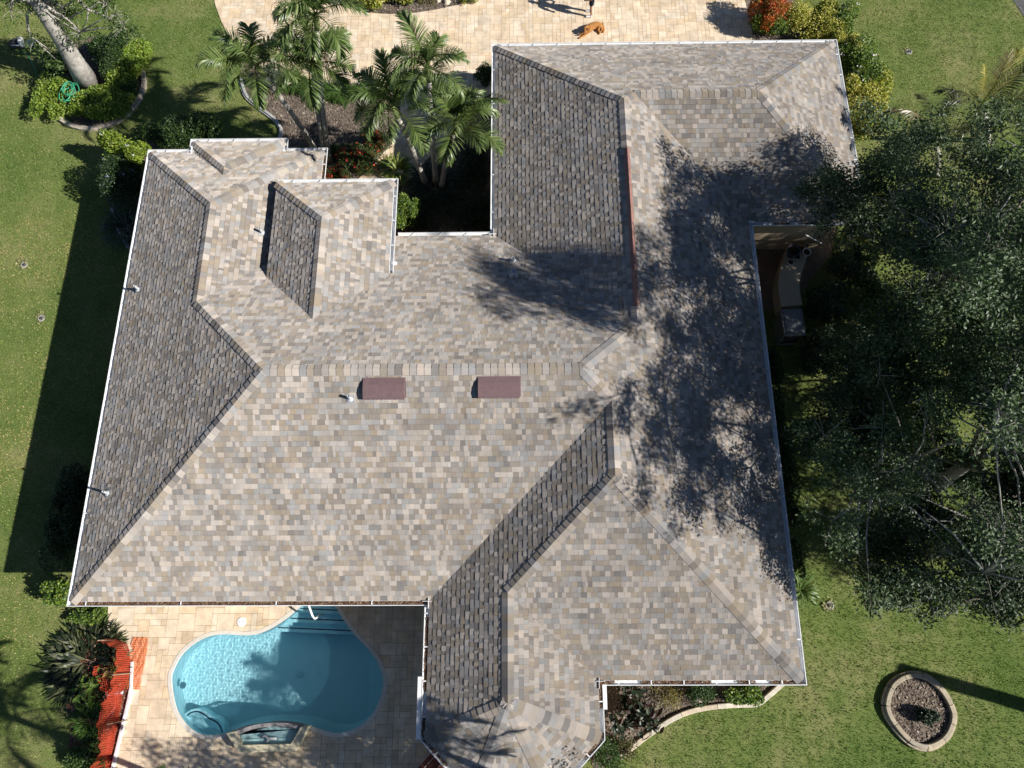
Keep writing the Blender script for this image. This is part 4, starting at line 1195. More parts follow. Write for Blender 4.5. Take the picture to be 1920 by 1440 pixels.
# ---- broadleaf trees
def tree(base, top, rad, limbs, clumps, label, leafcols, leaf=(.10, .05), per=240, clump_r=.55, bark=(.25, .24, .22), name='broadleaf_tree', bare=.0, seed=0, group=None, trunk_pts=None):
    """limbs: list of crown points reached by main branches; clumps: leaf clump centres (world)."""
    rr = random.Random(seed)
    B = Vector(base); Tp = Vector(top)
    t = empty(name, B, label, 'tree', group)
    if isinstance(limbs, int): limbs = rr.sample(clumps, limbs)
    b = MB()
    tp = [Vector(p) - B for p in trunk_pts] if trunk_pts else [Vector((0, 0, 0)), (Tp - B) * .35 + Vector((.05, .03, 0)), (Tp - B) * .7 - Vector((.04, .05, 0)), Tp - B]
    k = len(tp)
    b.tube(tp, [rad * (1.3 if i == 0 else 1.05 - .45 * i / (k - 1)) for i in range(k)], 14, bark)
    b.build('trunk', M['bark'], t, True)
    ends = []
    for L in limbs:
        L = Vector(L) - B
        s0 = tp[-1] * rr.uniform(.82, 1.0) if not trunk_pts else tp[-1].lerp(tp[-2], rr.uniform(0, .5))
        pts = [s0]
        for i in range(1, 7):
            f = i / 6
            p = s0.lerp(L, f); p.z += math.sin(f * math.pi) * .35
            pts.append(p + Vector((rr.gauss(0, .13), rr.gauss(0, .13), rr.gauss(0, .1))) * (1 if i < 6 else 0))
        lb = MB(); r0 = rad * .33
        lb.tube(pts, [r0 * (1 - .82 * i / 6) for i in range(7)], 8, vary(bark, .12))
        ends.append(pts)
        # side boughs and twigs towards the clumps nearest this limb
        near = sorted(clumps, key=lambda c: (Vector(c) - B - L).length)[:max(4, len(clumps) // max(len(limbs), 1))]
        for c in near:
            c = Vector(c) - B
            s = min(pts[1:], key=lambda p: (p - c).length + rr.uniform(0, .5))
            mid = s.lerp(c, .5) + Vector((rr.gauss(0, .12), rr.gauss(0, .12), .12))
            lb.tube([s, mid, c], [.03, .02, .008], 5, vary(bark, .15))
            for _ in range(5):
                d = Vector((rr.gauss(0, 1), rr.gauss(0, 1), rr.gauss(.15, .6))).normalized() * clump_r * rr.uniform(.7, 1.25)
                lb.tube([c, c + d * .6 + Vector((0, 0, .04)), c + d], [.010, .007, .003], 4, vary((bark[0] * 1.15, bark[1] * 1.15, bark[2] * 1.12), .2))
        lb.build('branch', M['bark'], t, True)
    P, O = [], []
    for c in clumps:
        if rr.random() < bare: continue
        n = int(per * rr.uniform(.45, 1.5))
        # each clump is a few sprays of leaves round twig ends
        for _ in range(5):
            d = rng.normal(size=3); d[2] = d[2] * .55 + .1; d /= np.linalg.norm(d)
            cc = np.array(c) + d * clump_r * rng.uniform(.3, 1.0)
            q = rng.normal(0, clump_r * .30, (n // 5, 3)) * np.array([1, 1, .7])
            P.append(cc + q); O.append(q / (np.linalg.norm(q, axis=1)[:, None] + 1e-6))
    P = np.concatenate(P) - np.array(B); O = np.concatenate(O)
    leaves(P, leaf[0], leaf[1], leafcols, 'crown', M['tree_leaf'], t, .5, O, .35)
    return t

def crown_points(c, rx, ry, rz, n, seed, zmin=-.5, hole=None):
    rr = random.Random(seed); out = []
    while len(out) < n:
        d = Vector((rr.gauss(0, 1), rr.gauss(0, 1), rr.gauss(0, 1))).normalized()
        if d.z < zmin: continue
        r = rr.uniform(.35, 1.0) ** .55
        p = (c[0] + d.x * rx * r, c[1] + d.y * ry * r, c[2] + d.z * rz * r)
        if hole and any((Vector(p) - Vector(h[:3])).length < h[3] for h in hole): continue
        out.append(p)
    return out
def boughs(c, rx, ry, rz, nb, k, seed, sp=.62, zmin=-.45):
    rr = random.Random(seed); out = []
    for b_ in crown_points(c, rx, ry, rz, nb, seed, zmin):
        for _ in range(k):
            out.append((b_[0] + rr.gauss(0, sp), b_[1] + rr.gauss(0, sp), b_[2] + rr.gauss(0, sp * .6)))
    return out
OAK = [(.050, .088, .036), (.066, .110, .044), (.082, .128, .054), (.10, .145, .066), (.048, .070, .036)]
# the two dark trees on the east side and a thinner one south of them
cp = boughs((11.8, 9.6, 5.6), 4.3, 3.7, 3.2, 46, 4, 3, .55) + boughs((12.2, 8.4, 9.0), 2.2, 3.0, 1.3, 8, 4, 31, .5) + boughs((11.3, 6.5, 10.5), 1.9, 1.3, .9, 9, 4, 36, .5)
for px_, py_, h_, k_ in ((1640, 395, 5.0, 8), (1600, 350, 5.2, 6), (1690, 470, 4.6, 7), (1640, 330, 5.6, 6), (1730, 560, 4.4, 8), (1650, 640, 4.2, 8), (1580, 640, 3.6, 6), (1600, 705, 3.8, 6), (1700, 720, 4.4, 7), (1565, 380, 4.6, 5), (1720, 260, 5.4, 6)):
    v_ = at(px_, py_, h_)
    cp += [(v_.x + R.gauss(0, .5), v_.y + R.gauss(0, .5), h_ + R.gauss(0, .35)) for _ in range(k_)]
cp = [c for c in cp if not (c[0] < 9.3 and 6.6 < c[1] < 10.4 and c[2] < 8)]
tree((13.0, 9.2, 0), (12.4, 9.3, 3.4), .24, 9, cp,
     'large dark green tree reaching over the northeast roof corner, pale forked limbs showing', OAK, per=380, seed=4)
cp = boughs((11.5, 4.2, 5.6), 4.0, 3.7, 3.2, 38, 4, 8, .55) + boughs((11.2, 3.0, 9.3), 2.0, 2.8, 1.5, 12, 4, 32, .5) + boughs((13.2, 5.0, 5.6), 1.5, 1.9, 1.4, 9, 4, 37, .5)
tree((13.2, 4.4, 0), (12.6, 4.5, 3.2), .22, 8, cp,
     'large dark green tree beside the middle of the east eave, bare twigs among its leaves', OAK, per=420, seed=6)
cp = crown_points((11.0, 1.7, 3.8), 2.2, 1.5, 1.9, 46, 15) + crown_points((12.6, 1.9, 4.6), 1.8, 1.6, 1.7, 34, 16)
tree((12.6, 2.2, 0), (12.3, 2.1, 1.8), .12, [(10.6, 1.2, 3.8), (11.6, .9, 4.4), (12.9, 1.5, 5.0), (13.2, 2.6, 5.0)], cp,
     'smaller grey green tree at the south end of the dark trees, over sunlit lawn', [(.035, .06, .026), (.045, .075, .034), (.055, .09, .04), (.03, .05, .024)], per=520, seed=18, clump_r=.5)
for bx_, by_, sd_, lab in ((9.3, 5.3, 81, 'low leafy tree in the shade just south of the cabinet'), (10.3, 6.1, 83, 'low leafy tree tucked behind the one south of the cabinet')):
    cp = boughs((bx_, by_, 2.3), 1.0, 1.1, 1.0, 8, 4, sd_, .35)
    tree((bx_ + .1, by_, 0), (bx_, by_, 1.1), .06, 4, cp, lab, OAK, per=260, seed=sd_, clump_r=.4)
cp = boughs((16.2, 5.8, 4.5), 3.0, 6.6, 2.9, 50, 5, 71, .7)
tree((17.2, 7.0, 0), (16.8, 7.0, 3.0), .24, 8, cp,
     'large tree at the far right edge behind the two dark trees', OAK, per=420, seed=72)
# small understorey tree right against the east eave by the utility cabinet
cp = crown_points((9.9, 6.3, 2.3), 1.0, 1.0, 1.0, 20, 25)
tree((10.0, 6.3, 0), (9.95, 6.3, 1.2), .06, [(9.5, 6.8, 2.7), (10.3, 5.8, 2.8), (9.6, 5.8, 2.6)], cp,
     'low leafy tree in the shade between the cabinet and the dark trees', [(.04, .08, .022), (.055, .10, .03), (.035, .065, .02)], per=210, seed=26, clump_r=.42)
# big pale trunk in the north-west bed, crown mostly above the frame
b0 = at(166, 158, 0)
tk = [b0, at(140, 115, 1.25), at(112, 68, 2.3), at(86, 30, 3.3), at(52, -22, 4.4)]
cp = [tuple(at(px, py, h)) for px, py, h in ((32, 5, 4.2), (70, 12, 3.6), (105, 40, 2.9), (95, 18, 3.4), (62, 78, 2.2), (95, 95, 1.7), (112, 118, 1.3), (125, 25, 3.1), (200, 8, 3.6), (215, 26, 3.3), (232, 52, 2.9), (245, 62, 2.7), (190, -10, 3.8), (160, -14, 4.2), (150, 62, 2.6), (40, -30, 4.8), (90, -35, 5.0), (20, 18, 4.0), (135, -40, 5.2))]
cp += crown_points((-17.3, 24.2, 7.2), 3.6, 3.2, 2.4, 60, 51)
tree(b0, tk[-1], .35, [at(118, -20, 4.0), at(150, 60, 2.7), at(232, 48, 2.9), at(60, 70, 2.3), at(20, 8, 4.4), (-15.6, 26, 8), (-18.5, 25, 8.5), (-18.0, 22.6, 7.6)], cp,
     'thick pale trunked tree leaning out of the northwest corner bed', [(.055, .10, .025), (.075, .13, .03), (.045, .08, .022), (.10, .15, .04)], per=230, clump_r=.45, bark=(.34, .32, .29), seed=52, trunk_pts=tk, leaf=(.10, .055))
# round tree south of the bay and the tall bare trunk east of the ring
cp = boughs((2.9, -5.35, 5.0), 2.0, .7, .8, 10, 4, 61, .4)
tree((3.1, -5.4, 0), (3.0, -5.2, 3.4), .13, 4, cp, 'tree south of the bay window shading its roof and the deck', OAK, per=300, seed=62)
cp = boughs((-1.4, -6.2, 4.9), 2.2, .6, .7, 8, 4, 64, .35)
tree((-1.8, -5.4, 0), (-1.7, -5.2, 3.2), .1, 4, cp, 'small tree south of the deck casting dappled shade', OAK, per=230, seed=65)
tipx = at(1692, 1256, 0); Hs = 5.4; Ls = Hs / math.tan(SUN_EL)
bp = Vector((tipx.x + math.cos(SUN_AZ) * Ls, tipx.y + math.sin(SUN_AZ) * Ls, 0))
dt = empty('dead_palm_trunk', bp, 'tall bare palm trunk east of the planter ring throwing a straight shadow', 'tree trunk')
b = MB(); b.tube([(0, 0, 0), (0.02, 0, 1.8), (-.02, .03, 3.6), (0, 0, Hs)], [.26, .21, .2, .2], 12, (.34, .31, .27)); b.build('trunk', M['bark'], dt, True)

# ---- shrubs and bedding, bed by bed
W1 = 'lime hedges in the northwest tree bed'
shrub(95, 180, .62, 1.0, .6, 'upright lime green hedge left of the green hose', G_BRIGHT, (.10, .06), 1500, group=W1)
shrub(190, 197, 1.35, .85, .65, 'low lime green hedge in front of the pale trunk', G_BRIGHT, (.10, .06), 1400, group=W1)
shrub(243, 118, .75, 1.3, .7, 'lime green hedge along the right rim of the tree bed', G_BRIGHT, (.10, .06), 1400, group=W1)
shrub(205, 105, .9, 1.0, .9, 'dark mixed shrub right of the pale trunk', G_DARK + G_MID, (.09, .05), 1500)
shrub(105, 118, .55, .5, .7, 'dark green shrub hugging the left of the pale trunk', G_DARK + G_MID, (.09, .05), 1600)
shrub(240, 173, .5, .5, .5, 'darker hedge piece shaded by the pale trunk', G_MID, (.07, .045), 1900)
WHT = [(.75, .72, .70), (.8, .74, .78)]
shrub(238, 287, .85, .62, 1.7, 'bright lime hibiscus shrub at the northwest roof corner', G_LIME + G_BRIGHT, (.09, .055), 1500, flowers=(WHT, 9, .06))
shrub(340, 258, 1.45, .62, 1.5, 'wide dark green shrub against the north wall of the west wing', G_DARK + G_MID, (.13, .05), 1250)
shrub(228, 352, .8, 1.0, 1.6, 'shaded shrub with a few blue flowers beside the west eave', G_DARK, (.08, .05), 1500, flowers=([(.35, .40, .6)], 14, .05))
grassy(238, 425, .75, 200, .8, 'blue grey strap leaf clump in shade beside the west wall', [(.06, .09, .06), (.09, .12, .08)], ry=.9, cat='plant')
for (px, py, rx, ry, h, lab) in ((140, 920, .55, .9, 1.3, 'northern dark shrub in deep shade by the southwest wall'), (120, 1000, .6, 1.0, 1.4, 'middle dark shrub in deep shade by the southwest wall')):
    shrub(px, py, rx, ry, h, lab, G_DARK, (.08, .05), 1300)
shrub(112, 1110, .5, .42, .9, 'bright green shrub poking out at the southwest roof corner', G_MID + G_BRIGHT, (.08, .05), 1700)
shrub(160, 1150, .65, .3, .4, 'low bright green groundcover under the southwest gutter', G_MID + G_BRIGHT, (.07, .045), 1900)
# bed between driveway and west wing
LG = 'strap leaf border plants along the driveway'
LC = [(.055, .11, .02), (.075, .14, .025), (.045, .085, .02), (.10, .16, .04)]
for (px, py, r, ry, lab) in ((545, 158, .7, .35, 'left end'), (592, 172, .6, .4, 'left middle'), (640, 176, .6, .36, 'right middle'), (694, 172, .55, .32, 'right end')):
    grassy(px, py, r, 420, .55, 'arching green border clump at the %s of the driveway border' % lab, LC, group=LG, ry=ry, name='border_plant')
shrub(512, 150, .55, .45, .9, 'silvery shrub under the left leaning palm', [(.10, .13, .09), (.14, .17, .12), (.07, .10, .05)], (.10, .03), 1300)
RF = [(.55, .06, .03), (.62, .10, .04), (.48, .03, .03)]
IX = 'red flowered shrubs in the palm bed'
shrub(668, 300, .85, .55, .9, 'red flowered shrub nearest the middle of the palm bed', G_RED, (.065, .035), 1900, group=IX, flowers=(RF, 50, .07))
shrub(707, 262, .55, .5, .9, 'red flowered shrub under the left courtyard palm', G_RED, (.065, .035), 1900, group=IX, flowers=(RF, 26, .07))
shrub(638, 328, .60, .3, .8, 'red flowered shrub squeezed between the two gutters', G_RED, (.065, .035), 1900, group=IX, flowers=(RF, 46, .07))
shrub(628, 283, .35, .3, .6, 'small green sapling in the mulch left of the red flowers', G_MID, (.08, .04), 1500)
# courtyard
shrub(765, 402, .48, .62, 1.2, 'rounded bright green shrub beside the raised roof block', G_MID + G_BRIGHT, (.06, .04), 2300)
grassy(745, 322, .5, 120, .75, 'variegated strap leaf clump at the path edge', [(.16, .21, .04), (.28, .30, .09), (.10, .16, .03)], name='strap_leaf_plant', w=.03)
grassy(812, 352, .9, 330, .8, 'dark strap leaves around the courtyard palm bases', [(.03, .05, .03), (.045, .07, .04)], w=.025)
for (px, py, rx, ry, lab) in ((800, 400, .9, .8, 'front left'), (880, 395, 1.0, .9, 'front right'), (890, 310, .8, 1.0, 'back right')):
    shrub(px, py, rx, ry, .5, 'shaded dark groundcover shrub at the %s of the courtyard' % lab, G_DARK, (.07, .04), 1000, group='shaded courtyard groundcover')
shrub(908, 142, .42, .35, .9, 'dark green shrub at the garage corner by the path', G_DARK + G_MID, (.07, .04), 1700)
# island bed at the top
shrub(700, -4, .7, .45, .7, 'yellow lime shrub at the left of the driveway island bed', G_YEL + G_LIME, (.09, .055), 1600)
shrub(648, -18, .6, .45, .9, 'dark shrub behind the yellow one on the island bed', G_DARK, (.08, .05), 1400)
shrub(752, -6, .5, .3, .5, 'low green shrub in the middle of the driveway island bed', G_MID + G_YEL, (.08, .05), 1400)
grassy(802, -2, .4, 120, .5, 'dry grassy tuft on the driveway island bed', [(.16, .13, .06), (.24, .19, .10), (.08, .10, .03)])
shrub(878, -6, .4, .3, .4, 'small yellow shrub at the right tip of the driveway island bed', G_YEL + G_MID, (.07, .045), 1600)
for (px, py, r_) in ((838, 4, .15), (856, 1, .12), (822, 2, .1), (868, -4, .11)):
    c = at(px, py, .03); b = MB(); n_ = 9
    b.lathe((0, 0, 0), [(r_, 0), (r_ * 1.05, r_ * .3), (r_ * .7, r_ * .7), (r_ * .25, r_ * .8)], n_, (.55, .47, .36))
    for i, v in enumerate(b.v): b.v[i] = (v[0] * R.uniform(.75, 1.2), v[1] * R.uniform(.75, 1.2), v[2] * R.uniform(.8, 1.1))
    o = b.build('rock', M['edging']); o.location = c
    tag(o, 'pale rock on the driveway island bed, %s' % {.15: 'the largest one', .12: 'second from the right', .1: 'the one furthest left', .11: 'the one furthest right'}[r_], 'rock', 'pale rocks on the driveway island bed')
# north-east hedge
shrub(1438, 22, .82, .78, 1.4, 'clipped round bush with red new leaves beside the driveway', [(.55, .08, .025), (.62, .14, .04), (.36, .07, .02), (.14, .15, .03), (.34, .26, .05)], (.07, .04), 2000, cat='bush')
shrub(1440, 48, .7, .4, .9, 'green skirt of shrub under the red leaved bush', G_MID + G_LIME, (.07, .04), 1800)
NE = 'yellow and green hedge bushes along the northeast eave'
shrub(1522, 48, 1.15, .75, 1.1, 'yellow variegated bush north of the northeast roof corner', G_YEL, (.07, .045), 2000, group=NE)
shrub(1570, 48, .75, .8, 1.1, 'green bush with white flowers at the outer northeast corner', G_MID + G_BRIGHT, (.08, .045), 1800, group=NE, flowers=(WHT, 14, .07))
shrub(1590, 98, .6, .8, 1.1, 'narrow yellow bush squeezed beside the northeast gutter end', G_YEL, (.07, .045), 2000, group=NE)
shrub(1617, 128, .95, .95, 1.2, 'green white flowered bush halfway along the northeast hedge', G_MID + G_BRIGHT, (.08, .045), 1800, group=NE, flowers=(WHT, 22, .07))
shrub(1620, 190, .9, .9, 1.1, 'large yellow variegated bush on the outer side of the northeast eave', G_YEL, (.07, .045), 2000, group=NE)
shrub(1611, 243, .6, .6, 1.0, 'last small yellow green bush of the northeast hedge', G_YEL + G_MID, (.07, .045), 1900, group=NE)
shrub(1548, 28, .7, .5, 1.0, 'yellow green bush at the north edge of the northeast hedge', G_YEL + G_LIME, (.08, .05), 1700, group=NE)
shrub(1640, 160, .6, .7, 1.0, 'outermost yellow green bush of the northeast hedge', G_YEL + G_LIME, (.08, .05), 1700, group=NE)
shrub(1630, 222, .55, .6, .95, 'yellow green bush low on the outer side of the northeast hedge', G_YEL + G_LIME, (.08, .05), 1700, group=NE)
# under the dark trees
shrub(1610, 440, .6, .5, 1.3, 'yellow speckled bush in tree shade beside the courtyard wall', G_YEL + G_MID, (.08, .05), 1300)
shrub(1655, 560, .7, .8, 1.0, 'mixed yellow green undergrowth bush below the dark tree', G_MID + G_LIME, (.09, .05), 1000)
grassy(1670, 590, .6, 160, .8, 'bright fern like clump catching light under the dark tree', [(.12, .2, .03), (.08, .15, .03)], name='fern')
for i, (px, py, r_) in enumerate(((1448, 690, .32), (1456, 760, .3), (1462, 820, .3), (1470, 880, .32), (1478, 940, .3), (1486, 1040, .3))):
    lab = ('first', 'second', 'third', 'fourth', 'fifth', 'last')[i]
    shrub(px, py, r_, .75, .8, 'low dark shrub under the east eave, %s from the cabinet going south' % lab, G_DARK + G_MID, (.08, .045), 1400, group='low shrubs under the east eave')
grassy(1500, 1105, .35, 90, .55, 'pale flowering clump at the southeast eave', [(.10, .17, .04), (.16, .22, .08)], name='strap_leaf_plant')
UG = 'undergrowth bushes below the dark trees'
for px, py, rx, ry, h, lab in ((1592, 498, .95, .8, 1.2, 'leafy undergrowth bush right of the curved courtyard wall'), (1548, 570, .7, .7, 1.1, 'leafy undergrowth bush just right of the utility cabinet'),
                               (1540, 665, .85, .9, 1.1, 'leafy undergrowth bush south of the utility cabinet'), (1612, 655, .9, .9, 1.2, 'leafy undergrowth bush deepest under the dark trees'),
                               (1735, 800, .9, .8, 1.1, 'leafy undergrowth bush in the gap between the two large dark trees'), (1800, 880, .8, .7, 1.0, 'leafy undergrowth bush at the foot of the southern dark tree')):
    shrub(px, py, rx, ry, h, lab, G_DARK + OAK[:3], (.09, .05), 1100, group=UG)
# south bed
shrub(1250, 1305, .5, .45, .45, 'sparse yellow dry plant in the south bed', [(.22, .19, .05), (.30, .24, .07), (.14, .13, .05)], (.06, .02), 800)
shrub(1320, 1302, .55, .33, .6, 'small leaved dark shrub at the middle of the south bed', G_MID + G_DARK, (.06, .035), 1700)
shrub(1395, 1300, .55, .33, .6, 'fresh green shrub at the right end of the south bed', G_MID + G_BRIGHT, (.08, .045), 1700)
shrub(1140, 1412, .45, .45, .5, 'weedy low green patch at the bay window corner', G_MID, (.07, .03), 1200)
shrub(1172, 1402, .35, .3, .35, 'small brown green weed beside the wavy edging', [(.13, .10, .05), (.09, .11, .03)], (.06, .03), 1000)
# rubber plant with big leaves, each leaf its own piece
def big_leaf_plant(px, py, r, h, n, l, w, cols, label, name, mat='leafgloss', ry=None, seed=0):
    rr = random.Random(seed); ry = ry or r
    c = at(px, py, h * .5)
    t = empty(name, (c.x, c.y, 0), label, 'plant')
    mesh = []
    for k, cl in enumerate(cols):
        b = MB(); m_ = 6
        for sd in (-1, 1):
            vs = [(i / m_ * l, 0, -.25 * l * (i / m_) ** 2) for i in range(m_ + 1)] + [(i / m_ * l, sd * w * math.sin(math.pi * (i / m_) ** .8) * .5, .12 * w - .25 * l * (i / m_) ** 2) for i in range(m_ + 1)]
            fs = [(i, i + 1, m_ + 2 + i, m_ + 1 + i) if sd > 0 else (m_ + 1 + i, m_ + 2 + i, i + 1, i) for i in range(m_)]
            b.add(vs, fs, cl)
        o = b.build('leaf', M[mat], None, True); mesh.append(o.data); bpy.data.objects.remove(o)
    b = MB(); tips = []
    for k in range(9):
        a = rr.uniform(0, 6.28); q_ = rr.uniform(.1, .8); hh = h * rr.uniform(.5, .95)
        b.tube([(0, 0, 0), (math.cos(a) * r * q_ * .5, math.sin(a) * ry * q_ * .5, hh * .6), (math.cos(a) * r * q_, math.sin(a) * ry * q_, hh)], [.025, .018, .01], 5, (.18, .13, .10)); tips.append((math.cos(a) * r * q_, math.sin(a) * ry * q_, hh))
    b.build('stem', M['twig'], t)
    for k in range(n):
        tx, ty, tz = rr.choice(tips)
        o = bpy.data.objects.new('leaf', rr.choice(mesh)); put(o, t)
        o.location = (tx + rr.gauss(0, r * .16), ty + rr.gauss(0, ry * .16), tz - rr.uniform(0, h * .4))
        o.rotation_euler = (rr.gauss(0, .5), rr.uniform(-.7, .5), rr.uniform(0, 6.28))
        s_ = rr.uniform(.7, 1.15); o.scale = (s_, s_, s_)
    return t
big_leaf_plant(1182, 1322, .85, 1.3, 280, .26, .11, [(.018, .028, .016), (.03, .04, .022), (.05, .025, .02), (.04, .055, .03)], 'dark glossy rubber plant in the corner of the south bed', 'rubber_plant', ry=1.05, seed=4)
big_leaf_plant(163, 1288, .42, .8, 70, .22, .10, [(.10, .18, .03), (.14, .23, .04), (.08, .14, .025)], 'large leaved bright green plant against the orange netting', 'broad_leaf_plant', 'leaf', seed=6)
big_leaf_plant(206, 1262, .35, .6, 34, .2, .08, [(.28, .24, .05), (.20, .19, .04), (.30, .19, .06)], 'yellowing broad leaved plant behind the orange netting', 'broad_leaf_plant', 'leaf', seed=8)
# bed left of the pool
grassy(152, 1240, 1.7, 620, .55, 'large dark spiky bromeliad clump with pale tips left of the pool', [(.018, .028, .014), (.025, .036, .016), (.03, .045, .02), (.13, .14, .07)], name='bromeliad', w=.032, ry=1.7, arch=.7, at_h=.3)
grassy(165, 1352, .55, 420, .5, 'rounded grassy green mound below the bright broad leaved plant', [(.07, .14, .02), (.10, .18, .03), (.05, .10, .02)], name='grassy_mound', w=.016, ry=.6, at_h=.2)
shrub(160, 1425, .6, .5, .6, 'green shrub at the bottom edge beside the netting', G_MID, (.08, .05), 1400)
# plant in the ring
shrub(1740, 1342, .33, .25, .4, 'small grey green plant growing in the oval planter ring', [(.04, .06, .035), (.06, .085, .05), (.03, .045, .025)], (.11, .06), 1500, z0=.06, mat='leafgloss')

# ------------------------------------------------------------------ small things
# orange safety netting: upright run along the bed and a loose fold on the deck
nb = at(222, 1320, 0)
net = empty('safety_netting', nb, 'orange plastic safety netting draped along the left edge of the pool deck', 'netting')
def net_strip(name, line, h, lean, seed, cell=(.055, .05), z0=.0, cols=((.55, .075, .036), (.62, .095, .042), (.46, .06, .032)), flat=False):
    rr = random.Random(seed)
    Ls = [0.0]
    for i in range(1, len(line)): Ls.append(Ls[-1] + math.hypot(line[i][0] - line[i - 1][0], line[i][1] - line[i - 1][1]))
    offl = offset_line(line, 1.0)
    def P(s, v):
        s = min(max(s, 0), Ls[-1])
        i = max(k for k in range(len(Ls) - 1) if Ls[k] <= s + 1e-9)
        f = (s - Ls[i]) / max(Ls[i + 1] - Ls[i], 1e-9)
        x = line[i][0] + f * (line[i + 1][0] - line[i][0]); y = line[i][1] + f * (line[i + 1][1] - line[i][1])
        nx_, ny_ = offl[i][0] - line[i][0], offl[i][1] - line[i][1]
        wv = .035 * math.sin(s * 5.1 + v * 3) + .03 * math.sin(s * 11.3 + 2 * v + seed) + .02 * math.sin(s * 23 + 5 * v)
        o = lean * v + wv * (.3 + v)
        z = h * v * (1 + .14 * math.sin(s * 2.9 + seed)) if not flat else .012 + .03 * abs(math.sin(s * 6 + v * 9))
        return Vector((x + nx_ * o - nb.x, y + ny_ * o - nb.y, z0 + z))
    b = MB(); nu = int(Ls[-1] / cell[0]); nv = max(3, int((h if not flat else lean) / cell[1]))
    G = [[P(Ls[-1] * i / nu, j / nv) for j in range(nv + 1)] for i in range(nu + 1)]
    t = .011
    for i in range(nu + 1):
        for j in range(nv):
            p, q_ = G[i][j], G[i][j + 1]
            d = (G[min(i + 1, nu)][j] - G[max(i - 1, 0)][j]).normalized() * t
            b.face([p - d, p + d, q_ + d, q_ - d], rr.choice(cols))
    for j in range(nv + 1):
        for i in range(nu):
            p, q_ = G[i][j], G[i + 1][j]
            e = (G[i][min(j + 1, nv)] - G[i][max(j - 1, 0)]).normalized() * t * .8
            b.face([p - e, p + e, q_ + e, q_ - e], rr.choice(cols))
    return b.build(name, M['net'], net)
ln = smooth_line([at2(*p) for p in ((200, 1500), (206, 1440), (216, 1390), (225, 1340), (233, 1298), (244, 1262), (246, 1228), (236, 1203), (214, 1197))], 5)
net_strip('net', ln, .85, .05, 1)
ln2 = smooth_line([at2(*p) for p in ((205, 1500), (208, 1440), (214, 1390), (222, 1340), (226, 1298), (215, 1262), (205, 1240))], 5)
net_strip('net', ln2, .4, .3, 2)
ln3 = [at2(*p) for p in ((236, 1186), (256, 1190), (280, 1196))]
net_strip('net_fold', smooth_line([at2(*p) for p in ((263, 1292), (272, 1245), (280, 1196))], 5), .1, .45, 3, flat=True, cell=(.05, .05), z0=.03, cols=((.74, .22, .09), (.78, .27, .12)))
for px, py in ((249, 1262), (240, 1350), (222, 1440), (222, 1200)):
    v = at(px, py, 0); b = MB(); b.tube([(v.x - nb.x, v.y - nb.y, 0), (v.x - nb.x - .04, v.y - nb.y, 1.08)], .016, 6, (.3, .22, .15)); b.build('stake', M['twig'], net)
for k, (px, py, l, rz, lab) in enumerate(((214, 1300, .5, .1, 'white plastic pipe lying crosswise behind the netting'), (207, 1345, .62, 1.35, 'longer white plastic pipe lying lengthwise behind the netting'), (190, 1425, .45, 1.4, 'short white plastic pipe near the bottom edge behind the netting'))):
    v = at(px, py, .08); b = MB(); b.tube([(-l / 2, 0, 0), (l / 2, 0, 0)], .05, 10); b.tube([(-l / 2 - .02, 0, 0), (-l / 2 + .07, 0, 0)], .06, 10)
    o = b.build('white_pipe', M['pvc'], None, False); o.location = v; o.rotation_euler = (0, 0, rz); tag(o, lab, 'pipe', 'white pipes behind the netting')
# garden hose: coil beside the lime hedge and a line running to the north-west
hc = at(137, 180, .35)
hs = empty('garden_hose', hc, 'green garden hose coiled loosely between the lime hedges', 'hose')
pts = []
for i in range(150):
    a = i * .25; r_ = .30 + .07 * math.sin(a * .37) + .03 * math.sin(a * 1.7)
    pts.append((math.cos(a) * r_ * .75 + .08 * math.sin(a * .21), math.sin(a) * r_ * 1.15 + .08 * math.cos(a * .17), .10 + .002 * i + .03 * math.sin(a * 1.3)))
b = MB(); b.tube(pts, .017, 6); b.build('coil', M['hose'], hs, True)
tail = [at(*p, z) for p, z in (((127, 185), .4), ((120, 205), .2), ((122, 220), .06), ((132, 228), .04))]
b = MB(); b.tube([p - hc for p in tail], .017, 6); b.build('loose_end', M['hose'], hs, True)
b = MB(); tail = [at(*p, .05) for p in ((70, 145), (64, 125), (55, 108), (45, 98), (38, 92))]
t0_ = tail[0].copy(); b.tube([p - t0_ for p in tail], .015, 5)
o = b.build('hose_line', M['hose'], None, True); o.location = t0_; tag(o, 'thin dark green hose line crossing the shaded lawn left of the tree bed', 'hose')
# white and dark fixture lying on the lawn
v = at(40, 86, 0)
fx = empty('garden_fixture', v, 'small white and black fixture lying on the lawn left of the pale tree', 'garden fixture')
b = MB(); b.lathe((-.22, .05, 0), [(.2, .02), (.24, .05), (.22, .13), (.17, .15), (.13, .09)], 18); b.build('dark_bowl', M['dark'], fx, True)
b = MB(); b.tube([(.02, .22, .16), (.08, .05, .18), (.16, -.16, .12)], [.10, .12, .07], 10); b.build('white_body', M['glaze'], fx, True)
b = MB(); b.lathe((.36, .1, 0), [(.2, 0), (.2, .05), (.12, .08)], 12); b.build('grey_plate', M['lead'], fx)
b = MB(); b.tube([(-.35, -.08, .12), (.1, -.12, .15)], .018, 6); b.build('spout', M['white'], fx)
